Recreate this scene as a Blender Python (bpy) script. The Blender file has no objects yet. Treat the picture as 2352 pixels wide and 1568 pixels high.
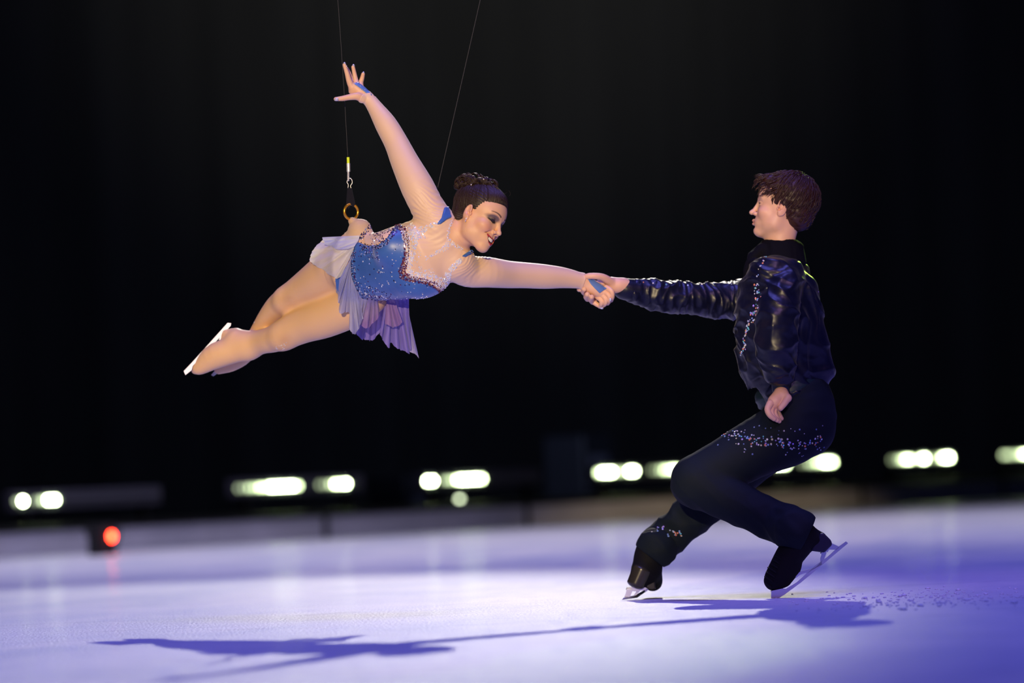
import bpy, math, random
import numpy as np
from mathutils import Vector, Matrix, noise
from mathutils.bvhtree import BVHTree
random.seed(4); rng = np.random.default_rng(4)
SC = bpy.context.scene
COL = SC.collection

# ------------------------------------------------------------------ camera
FPX = 8820.0; D0 = 13.5; CH = 0.44
PHI = math.atan((1110.5-784)/FPX); TH = math.radians(2.65)
camF = np.array([0, math.cos(PHI), math.sin(PHI)])
_z = np.array([0, -math.sin(PHI), math.cos(PHI)]); _x = np.array([1., 0, 0])
camR = _x*math.cos(TH) - _z*math.sin(TH)
camU = _z*math.cos(TH) + _x*math.sin(TH)
camO = np.array([0, 0, CH])
cd = bpy.data.cameras.new('camera'); cam = bpy.data.objects.new('camera', cd); COL.objects.link(cam)
cd.sensor_width = 36; cd.lens = 135.0; cd.clip_end = 500
cam.matrix_world = Matrix([[camR[i], camU[i], -camF[i], camO[i]] for i in range(3)] + [[0, 0, 0, 1]])
cd.dof.use_dof = True; cd.dof.focus_distance = 13.35; cd.dof.aperture_fstop = 1.7
SC.camera = cam
vs = SC.view_settings; vs.view_transform = 'Standard'; vs.look = 'None'; vs.gamma = 1; vs.use_curve_mapping = False
vs.exposure = 0.0

w = bpy.data.worlds.new('world'); SC.world = w; w.use_nodes = True
w.node_tree.nodes['Background'].inputs[0].default_value = (0.03, 0.04, 0.16, 1)
w.node_tree.nodes['Background'].inputs[1].default_value = 0.05

# ------------------------------------------------------------------ lights of the show, plus added haze fills
def spot(name, loc, target, power, color, angle, blend=0.3, size=0.15):
    l = bpy.data.lights.new(name, 'SPOT'); l.energy = power; l.color = color
    l.spot_size = math.radians(angle); l.spot_blend = blend; l.shadow_soft_size = size
    o = bpy.data.objects.new(name, l); COL.objects.link(o); o.location = loc
    o.rotation_euler = (Vector(target)-Vector(loc)).to_track_quat('-Z', 'Y').to_euler()
    return o
# warm follow spot from the front left, low white spot from behind, blue and lavender washes from above
spot('follow_spot_front', (-3.2, -16, 5.2), (-0.38, 13.5, 1.38), 34000, (1.0, 0.76, 0.43), 6.1, .4, .08)
spot('violet_wash_front', (4, 3, 9), (1.15, 13.7, 0.6), 1500, (0.78, 0.40, 1.0), 13, .9, .4)
spot('follow_spot_back', (2.0, 42, 15.5), (-3.2, 13.4, 0.0), 18500, (1.0, 0.95, 0.84), 17, .6, .12)
spot('blue_wash', (1.5, 12, 15), (1.0, 14, 0), 7000, (0.20, 0.185, 1.0), 100, .9, 4.0)
spot('lavender_wash', (-3, 30, 14), (1, 29, 0), 7500, (0.76, 0.70, 1.0), 85, .9, .5)
spot('green_side_light', (7, 34, 8), (1.35, 13.8, 1.55), 5000, (0.55, 0.9, 0.12), 3, .6, .1)
spot('haze_fill_warm', (-.3, 34, 21), (-.3, 60, 11.5), 5200, (1.0, 0.97, 0.80), 34, 1, .5)  # added lamp: its pool on the curtain stands in for lit haze
spot('haze_fill_blue', (0, 40, 2), (-1, 60, 5), 600, (0.5, 0.6, 1.0), 90, 1, .5)  # added lamp: lifts the low backdrop in place of haze

# ------------------------------------------------------------------ projection helpers
def P(px, py, dd=0.0):                       # picture point at distance D0+dd -> camera space (right, up, away) in metres
    d = D0+dd
    return np.array([(px-1176)/FPX*d, (784-py)/FPX*d, d])
def R(rpx, dd=0.0): return rpx*(D0+dd)/FPX
def to_world(v):
    v = np.atleast_2d(np.asarray(v, float))
    return camO + v[:, :1]*camR + v[:, 1:2]*camU + v[:, 2:3]*camF
def to_px(v): return np.stack([v[:, 0]/v[:, 2]*FPX+1176, 784-v[:, 1]/v[:, 2]*FPX], 1)
def ground(px, py, z=0.0):                   # where the ray of a picture point meets height z
    d = camF + (px-1176)/FPX*camR + (784-py)/FPX*camU
    t = (z-CH)/d[2]; return camO + d*t
def gdepth(px, py): return float((ground(px, py)-camO) @ camF) - D0

# ------------------------------------------------------------------ materials
def mat(name, base=(.8, .8, .8), rough=.5, metal=0., **kw):
    m = bpy.data.materials.new(name); m.use_nodes = True
    b = m.node_tree.nodes['Principled BSDF']
    b.inputs['Base Color'].default_value = (*base, 1); b.inputs['Roughness'].default_value = rough
    b.inputs['Metallic'].default_value = metal
    for k, v in kw.items():
        b.inputs[k].default_value = v
    return m
def nd(m, t): return m.node_tree.nodes.new(t)
def lk(m, a, b): m.node_tree.links.new(a, b)
def bsdf(m): return m.node_tree.nodes['Principled BSDF']
def add_bump(m, scale=(50, 50, 50), strength=.3, dist=.002, detail=3, kind='noise', distortion=0.):
    tc = nd(m, 'ShaderNodeTexCoord'); mp = nd(m, 'ShaderNodeMapping'); mp.inputs['Scale'].default_value = scale
    lk(m, tc.outputs['Object'], mp.inputs[0])
    if kind == 'noise':
        n = nd(m, 'ShaderNodeTexNoise'); n.inputs['Scale'].default_value = 1; n.inputs['Detail'].default_value = detail
        n.inputs['Distortion'].default_value = distortion
        out = n.outputs[0]
    lk(m, mp.outputs[0], n.inputs['Vector'])
    bp = nd(m, 'ShaderNodeBump'); bp.inputs['Strength'].default_value = strength; bp.inputs['Distance'].default_value = dist
    lk(m, out, bp.inputs['Height']); lk(m, bp.outputs[0], bsdf(m).inputs['Normal'])
    return n, mp
def use_attr(m, mult=None):
    a = nd(m, 'ShaderNodeAttribute'); a.attribute_name = 'Col'
    lk(m, a.outputs['Color'], bsdf(m).inputs['Base Color']); return m
def add_noise_color(m, c1, c2, scale=3, detail=4, lo=.35, hi=.65, coord='Object', sc3=(1, 1, 1)):
    tc = nd(m, 'ShaderNodeTexCoord'); mp = nd(m, 'ShaderNodeMapping'); mp.inputs['Scale'].default_value = sc3
    n = nd(m, 'ShaderNodeTexNoise'); n.inputs['Scale'].default_value = scale; n.inputs['Detail'].default_value = detail
    r = nd(m, 'ShaderNodeValToRGB'); r.color_ramp.elements[0].position = lo; r.color_ramp.elements[1].position = hi
    r.color_ramp.elements[0].color = (*c1, 1); r.color_ramp.elements[1].color = (*c2, 1)
    lk(m, tc.outputs[coord], mp.inputs[0]); lk(m, mp.outputs[0], n.inputs['Vector']); lk(m, n.outputs[0], r.inputs[0])
    lk(m, r.outputs[0], bsdf(m).inputs['Base Color']); return n

M = {}
M['skin'] = use_attr(mat('skin', (.8, .55, .4), .52, **{'Subsurface Weight': .12, 'Subsurface Radius': (.012, .005, .003), 'Subsurface Scale': .6}))
M['sheer'] = mat('nude_mesh_fabric', (.74, .50, .38), .55, **{'Sheen Weight': .25})
M['harness'] = mat('beige_stretch_fabric', (.62, .42, .25), .6, **{'Sheen Weight': .3})
M['blue'] = mat('royal_blue_lycra', (.035, .11, .42), .38, **{'Sheen Weight': .2})
add_noise_color(M['blue'], (.03, .10, .38), (.05, .15, .50), 9)
M['stone'] = use_attr(mat('rhinestone', (.9, .9, .9), .12, .35))
def chiffon(name, trans):
    m = use_attr(mat(name, (.8, .8, .9), .55, **{'Sheen Weight': .3}))
    nt = m.node_tree; tl = nd(m, 'ShaderNodeBsdfTranslucent'); tp = nd(m, 'ShaderNodeBsdfTransparent')
    a = [n for n in nt.nodes if n.bl_idname == 'ShaderNodeAttribute'][0]
    lk(m, a.outputs['Color'], tl.inputs[0])
    m1 = nd(m, 'ShaderNodeMixShader'); m1.inputs[0].default_value = .3
    m2 = nd(m, 'ShaderNodeMixShader'); m2.inputs[0].default_value = trans
    lk(m, bsdf(m).outputs[0], m1.inputs[1]); lk(m, tl.outputs[0], m1.inputs[2])
    lk(m, m1.outputs[0], m2.inputs[1]); lk(m, tp.outputs[0], m2.inputs[2])
    lk(m, m2.outputs[0], nt.nodes['Material Output'].inputs[0]); return m
M['chiffon'] = chiffon('chiffon', .14)
M['hair_dark'] = mat('dark_brown_hair', (.026, .012, .007), .5, **{'Specular IOR Level': .4})
add_bump(M['hair_dark'], (240, 60, 60), .5, .002)
M['hair_red'] = mat('auburn_hair', (.034, .010, .006), .5)
add_bump(M['hair_red'], (60, 260, 40), .5, .002)
M['steel'] = mat('polished_steel', (.78, .79, .84), .22, .9)
M['blade_white'] = mat('bright_steel_blade', (.42, .42, .60), .5, .9)
M['gold'] = mat('gold_anodised_ring', (.95, .48, .05), .22, .85)
M['cable'] = mat('wire_rope', (.05, .05, .055), .6, .3)
M['silver'] = mat('silver_ferrule', (.75, .75, .75), .35, .6)
M['yellow'] = mat('yellow_sleeve', (.75, .95, .02), .5)
M['strap'] = mat('black_webbing', (.005, .005, .014), .7, **{'Specular IOR Level': .12})
M['satin'] = mat('navy_satin', (.002, .003, .016), .38, **{'Specular IOR Level': .42, 'Sheen Weight': .06, 'Sheen Roughness': .4})
add_bump(M['satin'], (14, 14, 14), .35, .02, 2)
M['collar'] = mat('black_collar', (.003, .003, .007), .85, **{'Specular IOR Level': .1})
M['wool'] = mat('dark_teal_trousers', (.003, .008, .013), .8, **{'Specular IOR Level': .25})
add_bump(M['wool'], (9, 9, 9), .3, .02, 2)
M['belt'] = mat('teal_waistband', (.006, .022, .030), .5)
M['boot'] = mat('black_boot_cover', (.004, .004, .006), .75, **{'Specular IOR Level': .2})
M['boot_gloss'] = mat('glossy_dark_sole', (.035, .032, .022), .25)
M['heel'] = mat('navy_heel', (.008, .008, .035), .5)
M['teeth'] = mat('teeth', (.9, .84, .72), .3)
M['nail'] = mat('silver_nail', (.72, .70, .86), .25, .4)
M['lash'] = mat('black_lashes', (.01, .01, .012), .5)
M['eye'] = mat('eyeball', (.55, .5, .5), .2)

# ------------------------------------------------------------------ mesh helpers
def build(name, V, F, m, parent=None, loc=None, smooth=True, space='cam', colors=None, solid=None, flip=False):
    """V in camera space (or world) -> one mesh object whose origin is loc (world)."""
    W = to_world(V) if space == 'cam' else np.asarray(V, float)
    if loc is None: loc = np.array(parent['_loc']) if parent is not None and '_loc' in parent else W.mean(0)
    me = bpy.data.meshes.new(name)
    F = F.tolist() if isinstance(F, np.ndarray) else F
    if flip: F = [f[::-1] for f in F]
    me.from_pydata((W-loc).tolist(), [], F)
    if smooth: me.polygons.foreach_set('use_smooth', [True]*len(me.polygons))
    if colors is not None:
        ca = me.color_attributes.new('Col', 'FLOAT_COLOR', 'POINT')
        c = np.ones((len(W), 4)); c[:, :3] = colors; ca.data.foreach_set('color', c.ravel())
    me.materials.append(m); me.update()
    o = bpy.data.objects.new(name, me); COL.objects.link(o)
    if parent is not None and '_loc' in parent:
        o.parent = parent; o.location = Vector(loc)-Vector(parent['_loc'])
    else: o.location = loc
    o['_loc'] = [float(x) for x in loc]
    if solid:
        s = o.modifiers.new('thickness', 'SOLIDIFY'); s.thickness = solid; s.offset = -1
    return o
def empty(name, loc):
    o = bpy.data.objects.new(name, None); COL.objects.link(o); o.location = loc; o.empty_display_size = .05
    o['_loc'] = [float(x) for x in loc]; return o
def tag(o, label=None, cat=None, group=None, kind=None):
    for k, v in (('label', label), ('category', cat), ('group', group), ('kind', kind)):
        if v: o[k] = v
    return o
class MB:
    def __init__(s): s.V = []; s.F = []; s.C = []
    def add(s, V, F, c=None):
        n = len(s.V); s.V += [list(map(float, v)) for v in V]; s.F += [[i+n for i in f] for f in F]
        if c is not None: s.C += [list(c)]*len(V)
    def build(s, name, m, parent=None, **kw):
        return build(name, np.array(s.V), s.F, m, parent, colors=np.array(s.C) if s.C else None, **kw)
def frame(a):
    a = a/np.linalg.norm(a); h = np.array([0, 0, 1.]) if abs(a[2]) < .9 else np.array([1., 0, 0])
    u = np.cross(a, h); u /= np.linalg.norm(u); return u, np.cross(a, u)
def catmull(pts, n):
    pts = np.array(pts, float); k = len(pts)
    if k < 3: 
        t = np.linspace(0, 1, n)[:, None]; return pts[0]*(1-t)+pts[-1]*t
    ext = np.vstack([2*pts[0]-pts[1], pts, 2*pts[-1]-pts[-2]]); out = []
    for i in range(n):
        u = i/(n-1)*(k-1); j = min(int(u), k-2); t = u-j
        p0, p1, p2, p3 = ext[j:j+4]
        out.append(.5*((2*p1)+(-p0+p2)*t+(2*p0-5*p1+4*p2-p3)*t*t+(-p0+3*p1-3*p2+p3)*t**3))
    return np.array(out)
def tube(mb, pts, rad, n=8, c=None, flat=1.0, closed=False):
    pts = np.array(pts, float); k = len(pts); rad = np.broadcast_to(rad, (k,))
    V = []; F = []; u = None
    for i in range(k):
        a = pts[(i+1) % k]-pts[i-1] if closed else pts[min(i+1, k-1)]-pts[max(i-1, 0)]
        a = a/(np.linalg.norm(a)+1e-12)
        if u is None: u, _ = frame(a)
        u = u-a*(u@a); u /= np.linalg.norm(u)+1e-12; v = np.cross(a, u)
        for j in range(n):
            t = 2*math.pi*j/n; V.append(pts[i]+rad[i]*(math.cos(t)*u+flat*math.sin(t)*v))
    m = k if closed else k-1
    for i in range(m):
        for j in range(n):
            a = i*n+j; b = i*n+(j+1) % n; i2 = ((i+1) % k)*n
            F.append([a, b, i2+(j+1) % n, i2+j])
    if not closed:
        F.append(list(range(n))[::-1]); F.append(list(range((k-1)*n, k*n)))
    mb.add(V, F, c)
def ellipsoid(mb, c, ax, r, n=10, m=7, col=None):
    c = np.array(c); V = []; F = []
    for i in range(m+1):
        th = math.pi*i/m
        for j in range(n):
            ph = 2*math.pi*j/n
            V.append(c+ax[0]*r[0]*math.sin(th)*math.cos(ph)+ax[1]*r[1]*math.sin(th)*math.sin(ph)+ax[2]*r[2]*math.cos(th))
    for i in range(m):
        for j in range(n):
            F.append([i*n+j, i*n+(j+1) % n, (i+1)*n+(j+1) % n, (i+1)*n+j])
    mb.add(V, F, col)
def boxmb(mb, c, ax, h, col=None):
    c = np.array(c, float); V = [c+ax[0]*h[0]*a+ax[1]*h[1]*b+ax[2]*h[2]*d for a in (-1, 1) for b in (-1, 1) for d in (-1, 1)]
    mb.add(V, [[0, 1, 3, 2], [4, 6, 7, 5], [0, 4, 5, 1], [2, 3, 7, 6], [0, 2, 6, 4], [1, 5, 7, 3]], col)
def prism(mb, poly, dd, th, dds=None):
    """flat metal plate: outline in picture points at distance dd, thickness th metres"""
    n = len(poly); V = []
    for s in (-1, 1):
        for i, (x, y) in enumerate(poly):
            d = dd if dds is None else dds[i]
            V.append(P(x, y, d)+np.array([0, 0, s*th/2]))
    F = [list(range(n))[::-1], list(range(n, 2*n))]+[[i, (i+1) % n, n+(i+1) % n, n+i] for i in range(n)]
    mb.add(V, F)
AX = (np.array([1., 0, 0]), np.array([0, 1., 0]), np.array([0, 0, 1.]))

# ------------------------------------------------------------------ smooth solid modelling (distance field -> mesh)
class Solid:
    pad = 0.
    def __init__(s): s.ops = []
    def seg(s, c0, c1, r0, r1, side=None, k=.02, sub=False):
        """tapered limb piece; r = radius or (radius along side, radius across)"""
        s.ops.append(('seg', np.array(c0, float), np.array(c1, float), np.atleast_1d(r0).astype(float), np.atleast_1d(r1).astype(float), side, k, sub)); return s
    def ell(s, c, ax, r, k=.01, sub=False):
        s.ops.append(('ell', np.array(c, float), np.array(ax, float), np.array(r, float), None, None, k, sub)); return s
    def chain(s, st, side=None, k=.02, sub=False):
        """stations (px, py, dd, r_px[, r2_px])"""
        m = max(len(a) for a in st); st = [tuple(a)+(a[-1],)*(m-len(a)) for a in st]
        if len(st) > 2: st = catmull(st, (len(st)-1)*4+1)
        T_ = Solid()
        for a, b in zip(st[:-1], st[1:]):
            T_.seg(P(*a[:3]), P(*b[:3]), [R(x, a[2]) for x in a[3:]], [R(x, b[2]) for x in b[3:]], side, 0, False)
        s.ops.append(('chain', T_.ops, None, None, None, side, k, sub)); return s
    def eval(s, lo, hi, h, n=None, hard=False):
        if n is None: n = np.ceil((hi-lo)/h).astype(int)+1
        ax = [lo[i]+h*np.arange(n[i]) for i in range(3)]
        val = np.full(n, .05, np.float32)
        for op in s.ops:
            kind, c, c1, r0, r1, side, k, sub = op
            if kind == 'chain':
                l = np.min([np.minimum(o[1], o[2])-max(o[3].max(), o[4].max()) for o in c], 0)-k-3*h
                g = np.max([np.maximum(o[1], o[2])+max(o[3].max(), o[4].max()) for o in c], 0)+k+3*h
            elif kind == 'seg':
                rm = max(r0.max(), r1.max()); l = np.minimum(c, c1)-rm; g = np.maximum(c, c1)+rm
            else:
                rm = r0.max(); l = c-rm; g = c+rm
            if kind != 'chain': l = l-k-3*h-s.pad; g = g+k+3*h+s.pad
            i0 = np.maximum(np.floor((l-lo)/h).astype(int), 0); i1 = np.minimum(np.ceil((g-lo)/h).astype(int)+1, n)
            if (i1 <= i0).any(): continue
            sl = tuple(slice(a, b) for a, b in zip(i0, i1))
            if kind == 'chain':
                T_ = Solid(); T_.ops = c; T_.pad = k+.004
                d = T_.eval(lo+h*i0, None, h, n=i1-i0, hard=True)
                o = val[sl]
            else:
                X, Y, Z = np.meshgrid(ax[0][sl[0]], ax[1][sl[1]], ax[2][sl[2]], indexing='ij')
                p = np.stack([X, Y, Z], -1).astype(np.float32)
            if kind == 'chain': pass
            elif kind == 'seg':
                A = c1-c; L = np.linalg.norm(A)+1e-9; a = A/L
                q = p-c.astype(np.float32); w_ = q@a.astype(np.float32); t = np.clip(w_/L, 0, 1)
                q = q-t[..., None]*A.astype(np.float32)
                if len(r0) == 1 and len(r1) == 1:
                    d = np.sqrt((q*q).sum(-1))-(r0[0]+(r1[0]-r0[0])*t)
                    if hard:                          # joint spheres sink to the cone's own width, so that no ring shows
                        m_ = (r1[0]-r0[0])/L; d = d+((w_ < 0) | (w_ > L))*(r0[0]+(r1[0]-r0[0])*t)*np.float32(1-1/math.sqrt(1+m_*m_))
                else:
                    r0_ = r0 if len(r0) == 2 else np.repeat(r0, 2); r1_ = r1 if len(r1) == 2 else np.repeat(r1, 2)
                    U = np.array(side, float); U = U-a*(U@a); U /= np.linalg.norm(U); V_ = np.cross(a, U)
                    ru = r0_[0]+(r1_[0]-r0_[0])*t; rv = r0_[1]+(r1_[1]-r0_[1])*t; rw = np.minimum(ru, rv)*(.4 if hard else 1)
                    u = q@U.astype(np.float32); v = q@V_.astype(np.float32); ww = q@a.astype(np.float32)
                    k0 = np.sqrt((u/ru)**2+(v/rv)**2+(ww/rw)**2); k1 = np.sqrt((u/ru**2)**2+(v/rv**2)**2+(ww/rw**2)**2)+1e-6
                    d = k0*(k0-1)/k1; d = np.where(k0 < 1e-3, -rw, d)
            else:
                q = p-c.astype(np.float32)
                u = [q@c1[i].astype(np.float32) for i in range(3)]
                k0 = np.sqrt(sum((u[i]/r0[i])**2 for i in range(3))); k1 = np.sqrt(sum((u[i]/r0[i]**2)**2 for i in range(3)))+1e-6
                d = k0*(k0-1)/k1; d = np.where(k0 < 1e-3, -r0.min(), d)
            o = val[sl]
            if hard: val[sl] = np.minimum(o, d)
            elif sub:
                hh = np.clip(.5-.5*(d+o)/k, 0, 1); val[sl] = o*(1-hh)-d*hh+k*hh*(1-hh)
            else:
                hh = np.clip(.5+.5*(o-d)/k, 0, 1); val[sl] = o*(1-hh)+d*hh-k*hh*(1-hh)
        return val
    def bounds(s):
        los = []; his = []
        for op in s.ops:
            if op[7]: continue
            if op[0] == 'chain':
                T_ = Solid(); T_.ops = op[1]; l, g = T_.bounds(); los.append(l); his.append(g)
            elif op[0] == 'seg':
                rm = max(op[3].max(), op[4].max()); los.append(np.minimum(op[1], op[2])-rm); his.append(np.maximum(op[1], op[2])+rm)
            else: los.append(op[1]-op[3].max()); his.append(op[1]+op[3].max())
        return np.min(los, 0)-.015, np.max(his, 0)+.015
    def mesh(s, h, box=None, fine=()):
        """fine = [(lo, hi, h)]: boxes meshed more finely, the rest at h"""
        lo, hi = s.bounds() if box is None else box
        V, F = nets(s.eval(lo, hi, h), lo, h)
        if fine:
            ok = np.ones(len(V), bool)
            for l, g, _ in fine: ok &= ~((V > l+h*1.2) & (V < g-h*1.2)).all(1)
            V, F = keep(V, F, ok)
            for l, g, hh in fine:
                V2, F2 = nets(s.eval(l, g, hh), l, hh)
                F = np.vstack([F, F2+len(V)]); V = np.vstack([V, V2])
        return V, F
def keep(V, F, ok):
    F = F[ok[F].all(1)]; used = np.zeros(len(V), bool); used[F.ravel()] = True
    idx = np.cumsum(used)-1; return V[used], idx[F]
def nets(val, lo, h):
    s = val < 0; n = np.array(val.shape)
    c = np.zeros(n-1, np.int8)
    for i in (0, 1):
        for j in (0, 1):
            for k in (0, 1): c += s[i:n[0]-1+i, j:n[1]-1+j, k:n[2]-1+k]
    I = np.argwhere((c > 0) & (c < 8)); del c
    off = np.array([[i, j, k] for i in (0, 1) for j in (0, 1) for k in (0, 1)])
    cv = np.stack([val[I[:, 0]+o[0], I[:, 1]+o[1], I[:, 2]+o[2]] for o in off], 1)
    acc = np.zeros((len(I), 3)); cnt = np.zeros(len(I))
    for a in range(8):
        for b in range(a+1, 8):
            if abs(off[a]-off[b]).sum() != 1: continue
            m = (cv[:, a] < 0) != (cv[:, b] < 0)
            t = np.where(m, cv[:, a]/(cv[:, a]-cv[:, b]+1e-20), 0)
            acc += np.where(m[:, None], off[a]+t[:, None]*(off[b]-off[a]), 0); cnt += m
    V = lo+h*(I+acc/cnt[:, None])
    idx = np.full(n-1, -1, np.int32); idx[I[:, 0], I[:, 1], I[:, 2]] = np.arange(len(I))
    Fs = []
    for ax in range(3):
        a1, a2 = [(1, 2), (2, 0), (0, 1)][ax]
        sl0 = [slice(None)]*3; sl1 = [slice(None)]*3; sl0[ax] = slice(0, -1); sl1[ax] = slice(1, None)
        A = s[tuple(sl0)]; B = s[tuple(sl1)]
        E = np.argwhere(A != B)
        E = E[(E[:, a1] > 0) & (E[:, a2] > 0) & (E[:, a1] < n[a1]-1) & (E[:, a2] < n[a2]-1)]
        inside = A[E[:, 0], E[:, 1], E[:, 2]]
        def q(d1, d2):
            e = E.copy(); e[:, a1] -= d1; e[:, a2] -= d2; return idx[e[:, 0], e[:, 1], e[:, 2]]
        Q = np.stack([q(1, 1), q(0, 1), q(0, 0), q(1, 0)], 1)
        Q[inside] = Q[inside][:, ::-1]
        Fs.append(Q)
    F = np.vstack(Fs); F = F[(F >= 0).all(1)]
    return V, F            # wound so that it comes out right after the left-handed camera space is turned into world space
def normals(V, F):
    n = np.cross(V[F[:, 2]]-V[F[:, 0]], V[F[:, 3]]-V[F[:, 1]]); N = np.zeros_like(V)
    for i in range(4): np.add.at(N, F[:, i], n)
    return -N/(np.linalg.norm(N, axis=1, keepdims=True)+1e-12)     # outward in camera space
def largest(V, F):
    lab = np.arange(len(V))
    while True:
        m = lab[F].min(1); l2 = lab.copy()
        for i in range(4): np.minimum.at(l2, F[:, i], m)
        l2 = l2[l2]
        if (l2 == lab).all(): break
        lab = l2
    if not len(F): return V, F
    u, c = np.unique(lab[F[:, 0]], return_counts=True)
    return keep(V, F, lab == u[c.argmax()])
def cutplane(V, F, a, n, mask):
    """trim a garment square along a plane through a (normal n) inside mask"""
    sd = (V-a)@n; V, F2 = keep(V, F, ~((sd > .006) & mask)); sd = (V-a)@n
    return V, F2
def inpoly(p, poly):
    x, y = p[:, 0], p[:, 1]; r = np.zeros(len(p), bool); n = len(poly)
    for i in range(n):
        x0, y0 = poly[i]; x1, y1 = poly[(i+1) % n]
        if y0 == y1: continue
        c = ((y0 > y) != (y1 > y)) & (x < (x1-x0)*(y-y0)/(y1-y0)+x0); r ^= c
    return r
def polydist(p, poly, closed=True):
    best = np.full(len(p), 1e9); near = np.zeros_like(p); n = len(poly)
    for i in range(n if closed else n-1):
        a = np.array(poly[i], float); b = np.array(poly[(i+1) % n], float); d = b-a
        t = np.clip(((p-a)@d)/(d@d+1e-9), 0, 1); q = a+t[:, None]*d; dist = np.linalg.norm(p-q, axis=1)
        m = dist < best; best[m] = dist[m]; near[m] = q[m]
    return best, near
def shell(V, F, N, poly, off, zsel=None, snap=True):
    """garment cut from a body surface: the part whose picture points lie in poly, lifted by off metres"""
    px = to_px(V); ok = inpoly(px, poly)
    if zsel is not None: ok &= zsel(V)
    d, near = polydist(px, poly)
    okk = ok | (d < 2.2)
    if zsel is not None: okk &= zsel(V)
    Fk = F[(ok[F].sum(1) >= 2) & okk[F].all(1)]
    used = np.zeros(len(V), bool); used[Fk.ravel()] = True
    # boundary verts slide onto the outline
    e = np.vstack([Fk[:, [0, 1]], Fk[:, [1, 2]], Fk[:, [2, 3]], Fk[:, [3, 0]]]); e.sort(1)
    key = e[:, 0].astype(np.int64)*len(V)+e[:, 1]; u, inv, ct = np.unique(key, return_inverse=True, return_counts=True)
    bv = np.unique(e[ct[inv.ravel()] == 1])
    V2 = V+N*off
    if snap:
        m = bv[d[bv] < 4]; dz = V2[m, 2]
        V2[m, 0] = (near[m, 0]-1176)/FPX*dz; V2[m, 1] = (784-near[m, 1])/FPX*dz
    idx = np.cumsum(used)-1; return V2[used], idx[Fk]
def make_bvh(V, F): return BVHTree.FromPolygons(V.tolist(), F.tolist())
def hit(bvh, px, py, back=False):
    d = P(px, py, 0); d = d/np.linalg.norm(d)
    r = bvh.ray_cast(Vector((0, 0, 0)), Vector(d))
    return (np.array(r[0]), np.array(r[1])) if r[0] is not None else (None, None)
def stones(name, bvh, pts, parent, rpx, palette, label=None, kind='stuff'):
    mb = MB(); rpx *= 1.05
    for x, y in pts:
        p, n = hit(bvh, x, y)
        if p is None: continue
        if n[2] > 0: n = -n
        r = R(rpx*random.uniform(.6, 1.2)); u, v = frame(n); a = random.random()*3; u, v = u*math.cos(a)+v*math.sin(a), -u*math.sin(a)+v*math.cos(a)
        ring = [p+r*(math.cos(t)*u+math.sin(t)*v) for t in np.arange(6)*math.pi/3]
        top = [p+n*r*.6+r*.5*(math.cos(t)*u+math.sin(t)*v) for t in np.arange(6)*math.pi/3]
        mb.add(ring+top, [[i, (i+1) % 6, 6+(i+1) % 6, 6+i] for i in range(6)]+[[6, 7, 8, 9, 10, 11]], random.choice(palette))
    o = mb.build(name, M['stone'], parent, smooth=False)
    return tag(o, label, kind=kind)
def band(line, width, n, power=1.0, closed=False):
    """n random picture points scattered about a line; width may be per point"""
    L = catmull(line, 80); wd = np.interp(np.linspace(0, 1, 80), np.linspace(0, 1, len(np.atleast_1d(width))), np.atleast_1d(width)) if np.ndim(width) else np.full(80, width)
    seg = np.linalg.norm(np.diff(L, axis=0), axis=1); pr = seg*(wd[:-1]+1); pr /= pr.sum(); out = []
    for i in rng.choice(79, n, p=pr):
        t = rng.random(); c = L[i]*(1-t)+L[i+1]*t; d = L[i+1]-L[i]; nn = np.array([-d[1], d[0]])/(np.linalg.norm(d)+1e-9)
        out.append(c+nn*wd[i]*np.sign(rng.random()-.5)*rng.random()**power)
    return out

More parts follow.
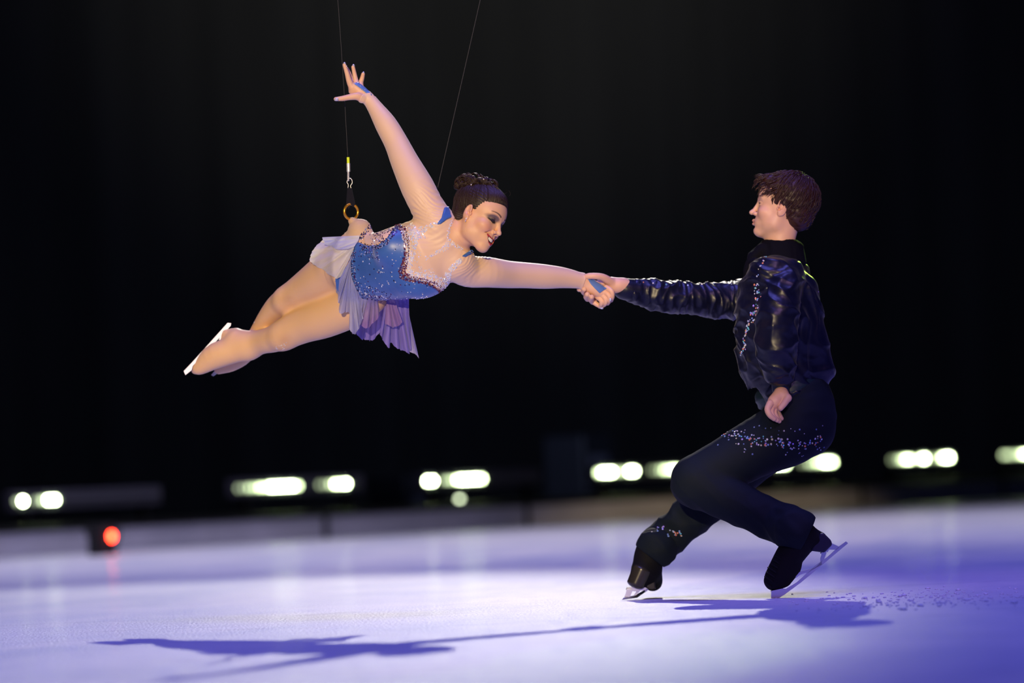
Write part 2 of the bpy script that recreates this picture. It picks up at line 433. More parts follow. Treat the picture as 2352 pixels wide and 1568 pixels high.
# ------------------------------------------------------------------ heads
def head_axes(Fv, Uv, near_left):
    F_ = np.array(Fv, float); F_ /= np.linalg.norm(F_); U_ = np.array(Uv, float); U_ -= F_*(U_@F_); U_ /= np.linalg.norm(U_)
    L_ = np.cross(U_, F_)*(1 if near_left else 1)
    L_ = -L_                                        # camera space is left-handed
    return L_, F_, U_
class Head:
    def __init__(s, o, Fv, Uv, sc=1.0, female=True):
        s.o = np.array(o, float); s.L, s.F, s.U = head_axes(Fv, Uv, True); s.k = .01*sc; s.f = female
    def p(s, x, y, z): return s.o+s.k*(x*s.L+y*s.F+z*s.U)
    def d(s, x, y, z): v = x*s.L+y*s.F+z*s.U; return v/np.linalg.norm(v)
    def loc(s, V): q = (V-s.o)/s.k; return np.stack([q@s.L, q@s.F, q@s.U], 1)
    def ell(s, S, x, y, z, rx, ry, rz, k=.6, sub=False, both=False, tilt=0):
        for sg in ((1, -1) if both else (1,)):
            a = [s.L, s.F, s.U]
            if tilt:
                c, t = math.cos(tilt*sg), math.sin(tilt*sg); a = [c*s.L+t*s.U, s.F, -t*s.L+c*s.U]
            S.ell(s.p(sg*x, y, z), a, [rx*s.k, ry*s.k, rz*s.k], k*s.k, sub)
    def seg(s, S, a, b, ra, rb, k=.6, sub=False, both=False):
        for sg in ((1, -1) if both else (1,)):
            S.seg(s.p(a[0]*sg, a[1], a[2]), s.p(b[0]*sg, b[1], b[2]), ra*s.k, rb*s.k, None, k*s.k, sub)
    def sculpt(s, S):
        f = s.f; E = s.ell; G = s.seg
        E(S, 0, -1.2, 4.4, 7.3, 9.0, 7.8, .5)                       # cranium
        E(S, 0, 3.4, 3.6, 6.6, 5.8 if f else 5.3, 6.2, 2.)                        # forehead
        E(S, 0, 3.0, -2.6, 5.6 if f else 5.9, 5.6, 6.2, 2.)         # face mass
        G(S, (4.9, .2, -2.0), (4.3, 1.4, -5.4), 1.7, 1.5, 3.0, both=True)  # jaw back
        G(S, (4.2, 1.6, -5.6), (1.4, 6.1, -8.5), 1.5 if f else 1.9, 1.4, 2.6, both=True)   # jaw line
        E(S, 3.4, 3.0, -4.4, 1.6, 2.6, 2.4, 2.5, both=True)
        E(S, 0, 6.9, -8.5, 1.9, 1.7, 1.6, 1.4)                      # chin
        E(S, 3.9, 5.4, -1.9, 2.5, 2.4, 2.1, 1.6, both=True)         # cheekbones
        if f: E(S, 3.6, 6.2, -2.5, 1.4, 1.4, 1.1, 1.4, both=True)     # smiling cheeks
        E(S, 0, 6.6, -5.4, 3.4, 2.6, 2.5, 1.5)                      # mouth mound
        E(S, 3.2, 9.6, 1.2, 2.2, 2.2, 1.35, 1.2, sub=True, both=True)  # eye sockets
        G(S, (.9, 8.0, 2.7), (4.8, 6.6, 3.0), .75, .6, 1.2, both=True)    # brow ridge
        E(S, 3.15, 6.7, 1.2, 1.45, 1.45, 1.25, .35, both=True)      # lids over eyeballs
        G(S, (0, 8.1, 2.2), (0, 9.9, -1.6), .55, .75, .9)           # nose bridge
        E(S, 0, 10.15 if f else 10.4, -2.1, .95, 1.0, .85, .6)      # nose tip
        E(S, 1.15, 9.0, -2.5, .75, .95, .65, .45, both=True)        # nostril wings
        E(S, .6, 9.6, -3.05, .32, .5, .3, .2, sub=True, both=True)  # nostrils
        E(S, 0, 9.35, -3.9, .35, .6, .7, .5, sub=True)              # philtrum
        # mouth
        if f:
            pts = [(-2.8, 7.35, -4.45), (-1.6, 8.45, -4.85), (0, 9.0, -5.0), (1.6, 8.45, -4.85), (2.8, 7.35, -4.45)]
            lo_ = [(-2.8, 7.35, -4.45), (-1.7, 8.1, -6.15), (0, 8.75, -6.85), (1.7, 8.1, -6.15), (2.8, 7.35, -4.45)]
            for a, b in ((pts, .30), (lo_, .40)):
                for i in range(4):
                    ra = .18 if i == 0 else b; rb = .18 if i == 3 else b; G(S, a[i], a[i+1], ra, rb, .3)
            for a, b, r1, r2 in (((-2.6, 7.4, -4.8), (-1.5, 8.5, -5.35), .52, .70), ((-1.6, 8.6, -5.35), (0, 9.0, -5.4), .62, .62), ((0, 9.0, -5.4), (1.6, 8.6, -5.35), .62, .62), ((1.5, 8.5, -5.35), (2.6, 7.4, -4.8), .70, .52), ((-1.1, 8.8, -5.85), (1.1, 8.8, -5.85), .55, .55)):
                G(S, a, b, r1, r2, .12, sub=True)
            G(S, (1.9, 8.7, -2.9), (3.6, 6.9, -3.9), .25, .22, .8, sub=True, both=True)   # smile fold
        else:
            G(S, (-1.9, 7.9, -5.1), (0, 9.4, -4.9), .35, .5, .5, both=False); G(S, (0, 9.4, -4.9), (1.9, 7.9, -5.1), .5, .35, .5)
            G(S, (-1.7, 7.8, -5.8), (0, 9.15, -6.05), .4, .58, .5); G(S, (0, 9.15, -6.05), (1.7, 7.8, -5.8), .58, .4, .5)
            E(S, 0, 7.5, -8.3, 1.8, 1.5, 1.3, .9); E(S, 0, 9.6, -7.1, 1.8, .8, .45, .7, sub=True)
            G(S, (-2.0, 8.3, -5.45), (0, 9.75, -5.45), .12, .13, .25, sub=True); G(S, (0, 9.75, -5.45), (2.0, 8.3, -5.45), .13, .12, .25, sub=True)
        # ears
        for sg in (1, -1):
            c, t = math.cos(.35*sg), math.sin(.35*sg)
            a = [c*s.L-abs(t)*sg*s.F*1, s.F*c+t*s.L, s.U]
            S.ell(s.p(7.15*sg, -.6, .3), a, [.6*s.k, 1.7*s.k, (2.7 if s.f else 3.1)*s.k], .35*s.k)
            S.ell(s.p(7.0*sg, .0, -2.0), a, [.5*s.k, .85*s.k, 1.0*s.k], .4*s.k)
            S.ell(s.p(7.75*sg, -.35, .75), a, [.5*s.k, .95*s.k, 1.5*s.k], .3*s.k, True)
            S.ell(s.p(7.6*sg, .35, -.5), a, [.6*s.k, .6*s.k, .7*s.k], .3*s.k, True)
            S.ell(s.p(7.25*sg, .95, -.35), a, [.35*s.k, .35*s.k, .6*s.k], .3*s.k)
    def paint(s, V, C, lips, brow, lid, blush, mouth_open):
        q = s.loc(V); x, y, z = np.abs(q[:, 0]), q[:, 1], q[:, 2]
        near = (np.abs(q) < [9, 13, 14]).all(1)
        def mix(m, c, a=1.):
            m = (np.clip(m, 0, 1)*a*near)[:, None]; C[:] = C*(1-m)+np.array(c)*m
        mix(np.exp(-((x-4.3)**2+(z+2.4)**2)/3.2)*(y > 3), blush, .55)
        mix(np.exp(-((x-7.3)**2/1.5+(y+.5)**2/4+(z)**2/9))*1., blush, .35)
        up = 1.9+.28*np.sin(np.clip((x-1.0)/4.2, 0, 1)*math.pi)*2.2 + .35
        if lid is not None:
            m = np.clip(1.35-np.sqrt(((x-3.3)/2.1)**2+((z-1.55)/1.15)**2), 0, 1)*2.2*(y > 4)
            mix(m, lid[0], .85)
            m = np.clip(1.2-np.sqrt(((x-3.3)/1.75)**2+((z-.75)/.45)**2), 0, 1)*3*(y > 4); mix(m, lid[1], .9)
        zz = 2.95+.75*np.sin(np.clip((x-.9)/4.6, 0, 1)*math.pi*.8)
        m = np.clip(1.3-np.abs(z-zz)/(.33*(1.25-.18*x)), 0, 1)*2*(x > 1.3)*(x < 5.6)*(y > 2); mix(m, brow, .85)
        if s.f:
            zc = np.interp(x, [0, 1.6, 3.0], [-5.95, -5.5, -4.35]); hw = np.interp(x, [0, 1.6, 3.1], [1.35, 1.05, .25])
            m = np.clip((1.05-np.abs(z-zc)/hw)*6, 0, 1)*(x < 3.2)*(y > 5.5); mix(m, lips, .95)
            m = (np.abs(z-zc+.1) < hw*.72)*(y < 8.9-.24*x*x)*(x < 2.6)*(y > 5.5); mix(m*1., (.06, .006, .008), .95)
        else:
            zc = -5.4; m = np.clip((1.05-np.abs(z-zc)/np.interp(x, [0, 2.2], [1.0, .3]))*4, 0, 1)*(x < 2.2)*(y > 7); mix(m, lips, .6)
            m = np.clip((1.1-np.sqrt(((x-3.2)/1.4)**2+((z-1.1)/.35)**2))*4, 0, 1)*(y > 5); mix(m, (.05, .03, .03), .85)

def grid_noise(V, f, seed=0):
    o = Vector((seed*7.3, seed*3.1, seed*1.7)); f = np.broadcast_to(np.array(f, float), (3,))
    return np.array([noise.noise(Vector((v[0]*f[0], v[1]*f[1], v[2]*f[2]))+o) for v in V.tolist()])
def ridged(V, f, seed=0): return 1-2*np.abs(grid_noise(V, f, seed))

# ================================================================== ice floor and hall
ice = mat('ice', (.70, .72, .80), .45, **{'Specular IOR Level': .5, 'Coat Weight': .05, 'Coat Roughness': .10})
nt = ice.node_tree
tc = nd(ice, 'ShaderNodeTexCoord')
def noise_node(scale, sc3, detail=4, dist=0.):
    mp = nd(ice, 'ShaderNodeMapping'); mp.inputs['Scale'].default_value = sc3; n = nd(ice, 'ShaderNodeTexNoise')
    n.inputs['Scale'].default_value = scale; n.inputs['Detail'].default_value = detail; n.inputs['Distortion'].default_value = dist
    lk(ice, tc.outputs['Object'], mp.inputs[0]); lk(ice, mp.outputs[0], n.inputs['Vector']); return n
def ramp(src, els):
    r = nd(ice, 'ShaderNodeValToRGB'); e = r.color_ramp.elements
    e[0].position, e[0].color = els[0][0], (*els[0][1], 1); e[1].position, e[1].color = els[-1][0], (*els[-1][1], 1)
    for p_, c_ in els[1:-1]:
        x = e.new(p_); x.color = (*c_, 1)
    lk(ice, src.outputs[0], r.inputs[0]); return r
na = noise_node(1.6, (1, .45, 1), 6, .4); ra = ramp(na, [(.3, (.62, .66, .78)), (.55, (.78, .79, .84)), (.75, (.86, .86, .88))])
nb = noise_node(5, (.35, 1.6, 1), 8, 1.2); rb = ramp(nb, [(.60, (1, 1, 1)), (.70, (.72, .72, .76)), (.74, (1, 1, 1))])
mx = nd(ice, 'ShaderNodeMixRGB'); mx.blend_type = 'MULTIPLY'; mx.inputs[0].default_value = .7
lk(ice, ra.outputs[0], mx.inputs[1]); lk(ice, rb.outputs[0], mx.inputs[2]); lk(ice, mx.outputs[0], bsdf(ice).inputs['Base Color'])
nc = noise_node(26, (.6, 1, 1), 8); rc = ramp(nc, [(.3, (.32, .32, .32)), (.7, (.58, .58, .58))]); lk(ice, rc.outputs[0], bsdf(ice).inputs['Roughness'])
nf = noise_node(90, (1, 1, 1), 6); ng = noise_node(7, (.4, 1.5, 1), 5, .8)
ma = nd(ice, 'ShaderNodeMath'); ma.operation = 'MULTIPLY_ADD'; lk(ice, ng.outputs[0], ma.inputs[0]); ma.inputs[1].default_value = 1.5; lk(ice, nf.outputs[0], ma.inputs[2])
bp = nd(ice, 'ShaderNodeBump'); bp.inputs['Strength'].default_value = .7; bp.inputs['Distance'].default_value = .010
lk(ice, ma.outputs[0], bp.inputs['Height']); lk(ice, bp.outputs[0], bsdf(ice).inputs['Normal'])
mb = MB(); mb.add([(-30, -18, 0), (30, -18, 0), (30, 62, 0), (-30, 62, 0)], [[0, 1, 2, 3]])
tag(mb.build('floor', ice, space='world', smooth=False, loc=np.zeros(3)), kind='structure')

curtain = mat('black_curtain', (.045, .045, .045), .95)
add_noise_color(curtain, (.035, .035, .035), (.05, .05, .05), 1, sc3=(1.2, 1, .05))
mb = MB()
n_ = 200; V = []; F = []
for i in range(n_+1):
    x = -29.8+59.6*i/n_; y = 60+.10*math.sin(i*1.9)+.05*math.sin(i*.7)
    V += [(x, y, 0), (x, y, 24)]
for i in range(n_): F.append([2*i, 2*i+2, 2*i+3, 2*i+1])
mb.add(V, F); tag(mb.build('wall_back', curtain, space='world', loc=np.array([0, 60, 0])), kind='structure')

# rink barrier: low grey kerb running away to the right
A = ground(0, 1281); B = ground(2352, 1140); tdir = (B-A)/np.linalg.norm(B-A); ndir = np.array([tdir[1], -tdir[0], 0])   # ndir faces the camera
if ndir[1] > 0: ndir = -ndir
S0 = A-tdir*4; LEN = np.linalg.norm(B-A)+9
BH = .215
grey = mat('grey_kerb', (.20, .19, .22), .6); add_noise_color(grey, (.55, .54, .60), (.68, .66, .74), 1.5)
black = mat('matt_black', (.012, .012, .013), .7)
deckm = mat('black_deck', (.02, .022, .018), .45)
def sat(px):                                       # distance along the kerb line for a picture column
    d = camF+(px-1176)/FPX*camR+(784-1220)/FPX*camU
    # intersect in plan: S0 + s t = camO + k d
    m = np.array([[tdir[0], -d[0]], [tdir[1], -d[1]]]); return float(np.linalg.solve(m, (camO-S0)[:2])[0])
root = tag(empty('rink_barrier', S0+tdir*LEN/2), 'long low grey kerb of the rink with narrow black straps, running behind both skaters', 'barrier')
cuts = [0]+[sat(x) for x in (-60, 235, 748, 1212, 1600, 1983, 2308)]+[LEN]
UZ = np.array([0, 0, 1.])
for a, b in zip(cuts[:-1], cuts[1:]):
    if b <= a: continue
    mb = MB(); boxmb(mb, S0+tdir*(a+b)/2-ndir*.10+UZ*BH/2, (tdir, ndir, UZ), ((b-a)/2-.006, .10, BH/2))
    o = mb.build('panel', grey, root, space='world', smooth=False); bv = o.modifiers.new('bevel', 'BEVEL'); bv.width = .015; bv.segments = 2
for px in (748, 1212, 1983, 2308):
    mb = MB(); s_ = sat(px); boxmb(mb, S0+tdir*s_-ndir*.095+UZ*(BH+.01)/2, (tdir, ndir, UZ), (.03, .112, (BH+.01)/2))
    mb.build('strap', black, root, space='world', smooth=False)
mb = MB(); boxmb(mb, S0+tdir*LEN/2-ndir*.10+UZ*(BH+.01), (tdir, ndir, UZ), (LEN/2, .115, .012)); mb.build('top_rail', black, root, space='world', smooth=False)
mb = MB(); boxmb(mb, S0+tdir*LEN/2-ndir*(.24+1.4)+UZ*.13, (tdir, ndir, UZ), (LEN/2, 1.38, .13))
tag(mb.build('platform', deckm, space='world', smooth=False), 'long matt black platform right behind the grey rink kerb, carrying the light bars', 'platform')

# light bars standing on the platform
LED = []
for e_ in (70, 28, 11, 4, 1.2):
    led = mat('lit_led_lens', (.9, 1, .8), .3); LED.append((e_, led))
    bsdf(led).inputs['Emission Color'].default_value = (.80, 1.0, .55, 1); bsdf(led).inputs['Emission Strength'].default_value = e_
glint_glow = mat('reflection_glow', (.9, 1, .8), .3)  # glow of the reflection stand-in, not a light bar lens
bsdf(glint_glow).inputs['Emission Color'].default_value = (.85, 1.0, .65, 1); bsdf(glint_glow).inputs['Emission Strength'].default_value = 7
led_off = mat('unlit_led_lens', (.16, .16, .18), .25)
barm = mat('grey_light_housing', (.10, .10, .13), .5)
def bar(px0, px1, y0, y1, prof, label):
    back = .7
    def wp(px, py, off=back):
        d = camF+(px-1176)/FPX*camR+(784-py)/FPX*camU; q = S0-ndir*off
        m = np.array([[tdir[0], -d[0]], [tdir[1], -d[1]]]); k = np.linalg.solve(m, (camO-q)[:2])[1]; return camO+d*k
    a, b = wp(px0, y0), wp(px1, y1); zc = (a[2]+b[2])/2; a[2] = b[2] = zc; c = (a+b)/2; hl = np.linalg.norm(b-a)/2
    r = tag(empty('light_bar', np.array([c[0], c[1], .26])), label, 'stage light', 'light bars on the platform behind the kerb')
    mb = MB(); boxmb(mb, c-ndir*.06, (tdir, ndir, UZ), (hl, .06, .085)); o = mb.build('housing', barm, r, space='world', smooth=False)
    bv = o.modifiers.new('bevel', 'BEVEL'); bv.width = .012; bv.segments = 2
    for s_ in (-.8, .8):
        mb = MB(); z1 = zc-.07; boxmb(mb, np.array([c[0], c[1], (.26+z1)/2])+tdir*hl*s_-ndir*.06, (tdir, ndir, UZ), (.02, .05, (z1-.26)/2)); mb.build('foot', black, r, space='world', smooth=False)
    n = max(3, int(round(hl*2/.078)))
    for i in range(n):
        u = (i+.5)/n; pc = c+tdir*(2*u-1)*hl+ndir*.004
        px = to_px(np.array([[(pc-camO)@camR, (pc-camO)@camU, (pc-camO)@camF]]))[0, 0]
        e = np.interp(px, [a_ for a_, _ in prof], [b_ for _, b_ in prof]); m = led_off if e < .8 else min(LED, key=lambda q_: abs(math.log(q_[0]/e)))[1]
        mb = MB(); ellipsoid(mb, pc, (tdir, UZ, ndir), (.026, .026, .010), 12, 6); mb.build('lens', m, r, space='world')
bar(30, 372, 1150, 1138, [(38, 0), (46, 60), (62, 60), (66, 0), (80, 0), (86, 4), (93, 0), (104, 15), (112, 60), (132, 60), (137, 0), (150, 0)], 'leftmost light bar, lit only at its left end, above the red lamp')
bar(540, 836, 1119, 1111, [(540, 1), (570, 2), (595, 5), (612, 16), (628, 60), (681, 60), (686, 0), (735, .9), (758, 3), (779, 40), (798, 60), (803, 0)], 'light bar below the woman, lit along its middle and right end')
bar(976, 1243, 1106, 1092, [(976, 0), (982, 60), (1000, 60), (1005, 0), (1030, 3), (1046, 5), (1060, 60), (1104, 70), (1109, 0)], 'light bar in the middle, its left half lit and right half dark')
bar(1368, 1640, 1084, 1075, [(1368, 0), (1376, 20), (1388, 60), (1408, 60), (1413, 4), (1436, 4), (1440, 50), (1460, 60), (1465, 0), (1500, .9), (1515, 3), (1535, 12), (1550, 30), (1560, 0), (1600, 0)], 'light bar left of the man and partly hidden by his knee')
bar(1690, 1925, 1070, 1060, [(1690, 0), (1770, 1), (1785, 50), (1804, 60), (1808, 0), (1850, 1), (1870, 4), (1886, 15), (1895, 50), (1910, 60), (1914, 0)], 'light bar showing under the thigh of the man, lit at both ends')
bar(2035, 2200, 1056, 1050, [(2035, 0), (2055, 1.5), (2070, 5), (2080, 40), (2092, 40), (2096, 2), (2112, 2), (2116, 50), (2128, 50), (2132, 0), (2150, 1), (2162, 5), (2170, 50), (2184, 50), (2188, 0)], 'shorter light bar on the right with three bright spots')
bar(2300, 2440, 1045, 1039, [(2300, 1), (2316, 6), (2328, 1), (2340, 5), (2352, 20), (2372, 20)], 'dim light bar cut off by the right edge of the picture')

# glowing blob standing in for a reflection below the middle bar, dark road cases
def along(px, py, off):
    d = camF+(px-1176)/FPX*camR+(784-py)/FPX*camU; q = S0-ndir*off
    m = np.array([[tdir[0], -d[0]], [tdir[1], -d[1]]]); k = np.linalg.solve(m, (camO-q)[:2])[1]; return camO+d*k
def glint_blob(px, py, label, m):
    c = along(px, py, .55); r = tag(empty('reflection_blob', np.array([c[0], c[1], .26])), label, 'lamp')
    mb = MB(); ellipsoid(mb, np.array([c[0], c[1], .30]), (tdir, ndir, UZ), (.07, .05, .04), 14, 8); mb.build('housing', black, r, space='world')
    mb = MB(); ellipsoid(mb, np.array([c[0], c[1], .31])+ndir*.048, (tdir, UZ, ndir), (.04, .018, .012), 12, 6); mb.build('lens', m, r, space='world')
glint_blob(1047, 1137, 'small glowing stand-in for a reflection low in front of the middle light bar', glint_glow)
def case(px0, px1, ytop, label, back):
    a, b = along(px0, ytop, back), along(px1, ytop, back); z = (a[2]+b[2])/2
    c = (a+b)/2; hl = np.linalg.norm((b-a)[:2])/2; r = tag(empty('road_case', np.array([c[0], c[1], 0])), label, 'case', 'dark cases behind the light bars')
    cm = mat('dark_laminate', (.010, .011, .016), .6)
    mb = MB(); boxmb(mb, np.array([c[0], c[1], z/2]), (tdir, ndir, UZ), (hl, .3, z/2)); o = mb.build('body', cm, r, space='world', smooth=False)
    bv = o.modifiers.new('bevel', 'BEVEL'); bv.width = .02
    mb = MB(); boxmb(mb, np.array([c[0], c[1], z-.30])+ndir*.305, (tdir, ndir, UZ), (hl*.6, .008, .05)); mb.build('handle_plate', barm, r, space='world', smooth=False)
case(1292, 1362, 1000, 'tall dark case standing between the middle light bar and the man', 3.6)
case(885, 935, 1092, 'low dark case between the two light bars below the woman', 3.5)

# red signal lamp in its black box standing on the ice in front of the kerb
c = ground(236, 1275); r = tag(empty('signal_lamp', c), 'round red lamp in a black box on the ice against the kerb at far left', 'lamp')
mb = MB(); boxmb(mb, c+UZ*.13, (tdir, ndir, UZ), (.105, .07, .13)); o = mb.build('box', black, r, space='world', smooth=False)
bv = o.modifiers.new('bevel', 'BEVEL'); bv.width = .012; bv.segments = 2
redm = mat('red_lens', (1, .1, .03), .3); bsdf(redm).inputs['Emission Color'].default_value = (1, .035, .012, 1); bsdf(redm).inputs['Emission Strength'].default_value = 40
mb = MB(); lc = c+UZ*.155+ndir*.072+tdir*.045; ellipsoid(mb, lc, (tdir, UZ, ndir), (.032, .036, .014), 16, 8); mb.build('lens', redm, r, space='world')
for sg in (-1, 1):
    mb = MB(); tube(mb, catmull([c+UZ*.05+tdir*.1*sg+ndir*.02, c+UZ*.12+tdir*.16*sg+ndir*.03, c+UZ*.23+tdir*.2*sg-ndir*.0], 12), .009, 8); mb.build('cable', black, r, space='world')

# ploughed-up ice on the right
shav = mat('ice_shavings', (.8, .82, .88), .5)
mb = MB()
for i in range(450):
    px = random.triangular(1760, 2460, 2150); py = 1385-18*(px-1760)/700+random.gauss(0, 11)
    if px < 1900: py += random.uniform(-4, 12)
    g = ground(px, py); s_ = random.uniform(.001, .0045)*(1 if random.random() < .93 else 1.8)
    ellipsoid(mb, g+UZ*s_*.3, (np.array([1., 0, 0]), np.array([0, 1., 0]), UZ), (s_*random.uniform(.8, 1.8), s_*random.uniform(.8, 1.6), s_*.8), 6, 4)
tag(mb.build('ice_shavings', shav, space='world'), 'loose white ice shavings scattered on the ice right of the man', 'ice', kind='stuff')

# ================================================================== the woman
# camera-space z points away, so a forward vector with -z looks towards the camera
H = Head(P(1096, 504, -.21), (.82, -.30, -.48), (.42, .88, .15), 1.0, True)
S = Solid()
sideT = np.array([.22, .90, -.30])                       # across the trunk: from her left hip up to her right
S.chain([(812, 612, .02, 80, 68), (868, 612, -.05, 76, 62), (930, 600, -.13, 84, 66), (985, 583, -.18, 82, 62)], sideT, .03)
S.chain([(985, 583, -.18, 80, 60), (1025, 560, -.19, 62, 46)], sideT, .03)
S.chain([(812, 606, .02, 68), (775, 604, .06, 50)], None, .03)
S.chain([(1018, 560, -.19, 42), (1052, 540, -.20, 36), (1080, 522, -.20, 34)], None, .02)      # neck
S.ell(P(905, 570, -.20), AX, [R(44), R(42), R(36)], .03)                # bust
S.ell(P(968, 645, -.17), AX, [R(48), R(36), R(36)], .03)
S.chain([(828, 548, -.02, 34), (824, 526, -.02, 25), (813, 512, -.02, 12), (808, 507, -.02, 8)], None, .012); S.chain([(830, 535, -.02, 26), (836, 520, -.02, 15)], None, .012)   # hip plate of the harness under the fabric
# raised right arm
S.chain([(1005, 520, -.20, 48), (983, 478, -.20, 38), (958, 428, -.19, 37), (930, 372, -.16, 31), (910, 328, -.13, 26.5), (886, 285, -.11, 24), (862, 248, -.09, 17), (845, 224, -.08, 13.5)], None, .02)
# left arm stretched to the man
S.chain([(1045, 600, -.18, 44), (1075, 622, -.13, 36), (1120, 625, -.09, 34), (1165, 630, -.02, 30.5), (1205, 632, .03, 28.5), (1250, 635, .08, 27), (1295, 638, .13, 22.5), (1338, 645, .17, 16.5)], None, .02)
# legs
LL = [(838, 672, .05, 56), (800, 704, .09, 50), (745, 729, .16, 47), (700, 745, .22, 42), (655, 766, .27, 36), (628, 778, .31, 31), (600, 785, .36, 28), (570, 795, .40, 30)]
LR = [(785, 608, .06, 55), (745, 638, .14, 51), (705, 662, .21, 42), (664, 686, .27, 33), (637, 706, .33, 29), (612, 734, .39, 23), (590, 763, .45, 17), (578, 785, .47, 17)]
S.chain(LL, None, .025); S.chain(LR, None, .02)
S.ell(P(648, 778, .255), AX, [R(20), R(20), R(20)], .04); S.ell(P(652, 690, .255), AX, [R(18), R(19), R(19)], .04)
# feet inside the tights-covered boots
S.chain([(575, 792, .40, 30), (545, 785, .42, 30)], None, .02); S.chain([(562, 798, .40, 28), (500, 815, .43, 30), (462, 840, .45, 20), (450, 848, .46, 13)], None, .02)
S.chain([(538, 776, .44, 24), (522, 770, .44, 17)], None, .015)
S.chain([(578, 785, .48, 20), (558, 812, .52, 24), (528, 832, .54, 22), (503, 848, .56, 12)], None, .02)
H.sculpt(S)
# raised hand
S.chain([(845, 226, -.08, 13), (831, 213, -.08, 14), (817, 202, -.08, 13)], None, .008)
S.chain([(812, 208, -.075, 12), (808, 198, -.075, 9)], None, .008)
def finger(st, k=.0035): S.chain([a[:3]+(a[3],) for a in st], None, k)
finger([(808, 200, -.085, 8), (802, 186, -.09, 6.6), (797, 168, -.095, 5.4), (791, 149, -.10, 4.2)])
finger([(820, 197, -.07, 7.5), (817, 184, -.06, 6.0), (814, 169, -.06, 5.0), (811, 154, -.065, 4.2)])
finger([(829, 202, -.06, 7), (829, 190, -.045, 5.8), (832, 179, -.045, 5.0), (834, 170, -.05, 4.2)])
finger([(813, 198, -.05, 6.5), (807, 183, -.035, 5.4), (802, 168, -.035, 4.4), (797, 158, -.035, 3.8)])
finger([(832, 226, -.095, 10), (820, 221, -.105, 9), (803, 223, -.11, 7), (787, 226, -.115, 6), (771, 227.5, -.12, 4.6)], .006)
# hand held by the man
S.chain([(1338, 645, .17, 16), (1352, 655, .175, 17), (1370, 664, .18, 17), (1383, 672, .185, 14)], None, .01)
for i, (a, b, c, d) in enumerate([((1392, 660), (1404, 668), (1407, 680), (1404, 690)), ((1386, 668), (1398, 678), (1400, 689), (1396, 697)), ((1379, 675), (1390, 685), (1391, 696), (1387, 701)), ((1371, 680), (1381, 690), (1381, 699), (1377, 704))]):
    z = .17+.006*i
    finger([(*a, z, 6.4), (*b, z-.012, 5.6), (*c, z-.004, 5.0), (*d, z+.022, 4.4)], .0015)
finger([(1350, 672, .19, 8), (1358, 688, .20, 6.4), (1370, 698, .20, 5.8), (1382, 705, .20, 4.6)], .004)

hl, hg = H.o-np.array([.125, .135, .125]), H.o+np.array([.125, .135, .125])
def pxbox(x0, y0, x1, y1, d0, d1):
    c = [P(x, y, d) for x in (x0, x1) for y in (y0, y1) for d in (d0, d1)]; return np.min(c, 0), np.max(c, 0)
fine = [(hl, hg, .0014), (*pxbox(760, 135, 850, 240, -.16, .02), .0014), (*pxbox(1332, 615, 1415, 715, .10, .26), .0014)]
V, F = S.mesh(.0042, fine=fine); N = normals(V, F)
wb = make_bvh(V, F); 
C = np.tile(np.array([.80, .50, .265]), (len(V), 1))
q = H.loc(V); inh = (np.abs(q) < [9, 13, 14]).all(1) & (q[:, 2] > -11)
C[inh] = (.76, .44, .26)
for bx in fine[1:]:
    m = ((V > bx[0]) & (V < bx[1])).all(1); C[m] = (.80, .48, .32)
knee_shade = np.zeros(len(V))
for c_ in (P(652, 782, .22), P(657, 690, .22)): knee_shade = np.maximum(knee_shade, np.exp(-((V-c_)[:, :2]**2).sum(1)/.0007))
C = C*(1-.45*knee_shade[:, None])+np.array([.42, .22, .13])*.45*knee_shade[:, None]  # shade at the kneecaps painted into the skin colour
H.paint(V, C, (.42, .012, .03), (.05, .025, .02), ((.055, .045, .07), (.006, .006, .01)), (.72, .27, .17), True)
wloc = to_world(P(850, 620, 0))[0]
woman = build('person', V, F, M['skin'], None, wloc, colors=C)
tag(woman, 'woman in sparkling blue leotard flying on wires, held by one hand by the man', 'person')

# teeth, lashes, nails, earring
mb = MB()
for i in range(-5, 6):
    a = i*.26; x = 2.5*math.sin(a); y = 6.3+2.25*math.cos(a); z = -5.35+.12*x*x
    wv = .34 if abs(i) < 2 else .29
    ellipsoid(mb, H.p(x, y, z), (H.L, H.F, H.U), (wv*.0115, .0024, .0062 if abs(i) < 2 else .0056), 8, 6)
mb.build('teeth', M['teeth'], woman)
def hsurf(bv, h, x, z, y0=13):
    r = bv.ray_cast(Vector(h.p(x, y0, z)), Vector(-h.F)); return np.array(r[0]) if r[0] is not None else h.p(x, 8, z)
for sg in (1, -1):
    mb = MB(); L = [hsurf(wb, H, sg*x, z)+H.F*.0006 for x, z in ((1.9, .75), (2.5, .35), (3.2, .2), (3.9, .35), (4.7, .8))]
    tube(mb, catmull(L, 16), np.interp(np.linspace(0, 1, 16), [0, .5, 1], [.0004, .0011, .0006]), 6)
    for x in np.linspace(2.0, 4.9, 13):
        b = hsurf(wb, H, sg*x, np.interp(x, [1.9, 3.2, 4.7, 5], [.75, .2, .8, .95]))
        tube(mb, [b, b+H.F*.004-H.U*.003+H.L*sg*.001*(x-3), b+H.F*.007-H.U*.004+H.L*sg*.002*(x-3)], [.0006, .0004, .0001], 4)
    mb.build('eyelashes', M['lash'], woman)
mb = MB(); ellipsoid(mb, H.p(-7.5, .3, -2.6), (H.L, H.F, H.U), (.0028, .0028, .0034), 8, 6, (.9, .8, .8)); ellipsoid(mb, H.p(-7.5, .4, -3.4), (H.L, H.F, H.U), (.002, .002, .003), 8, 6, (.9, .8, .9))
mb.build('earring', M['stone'], woman)
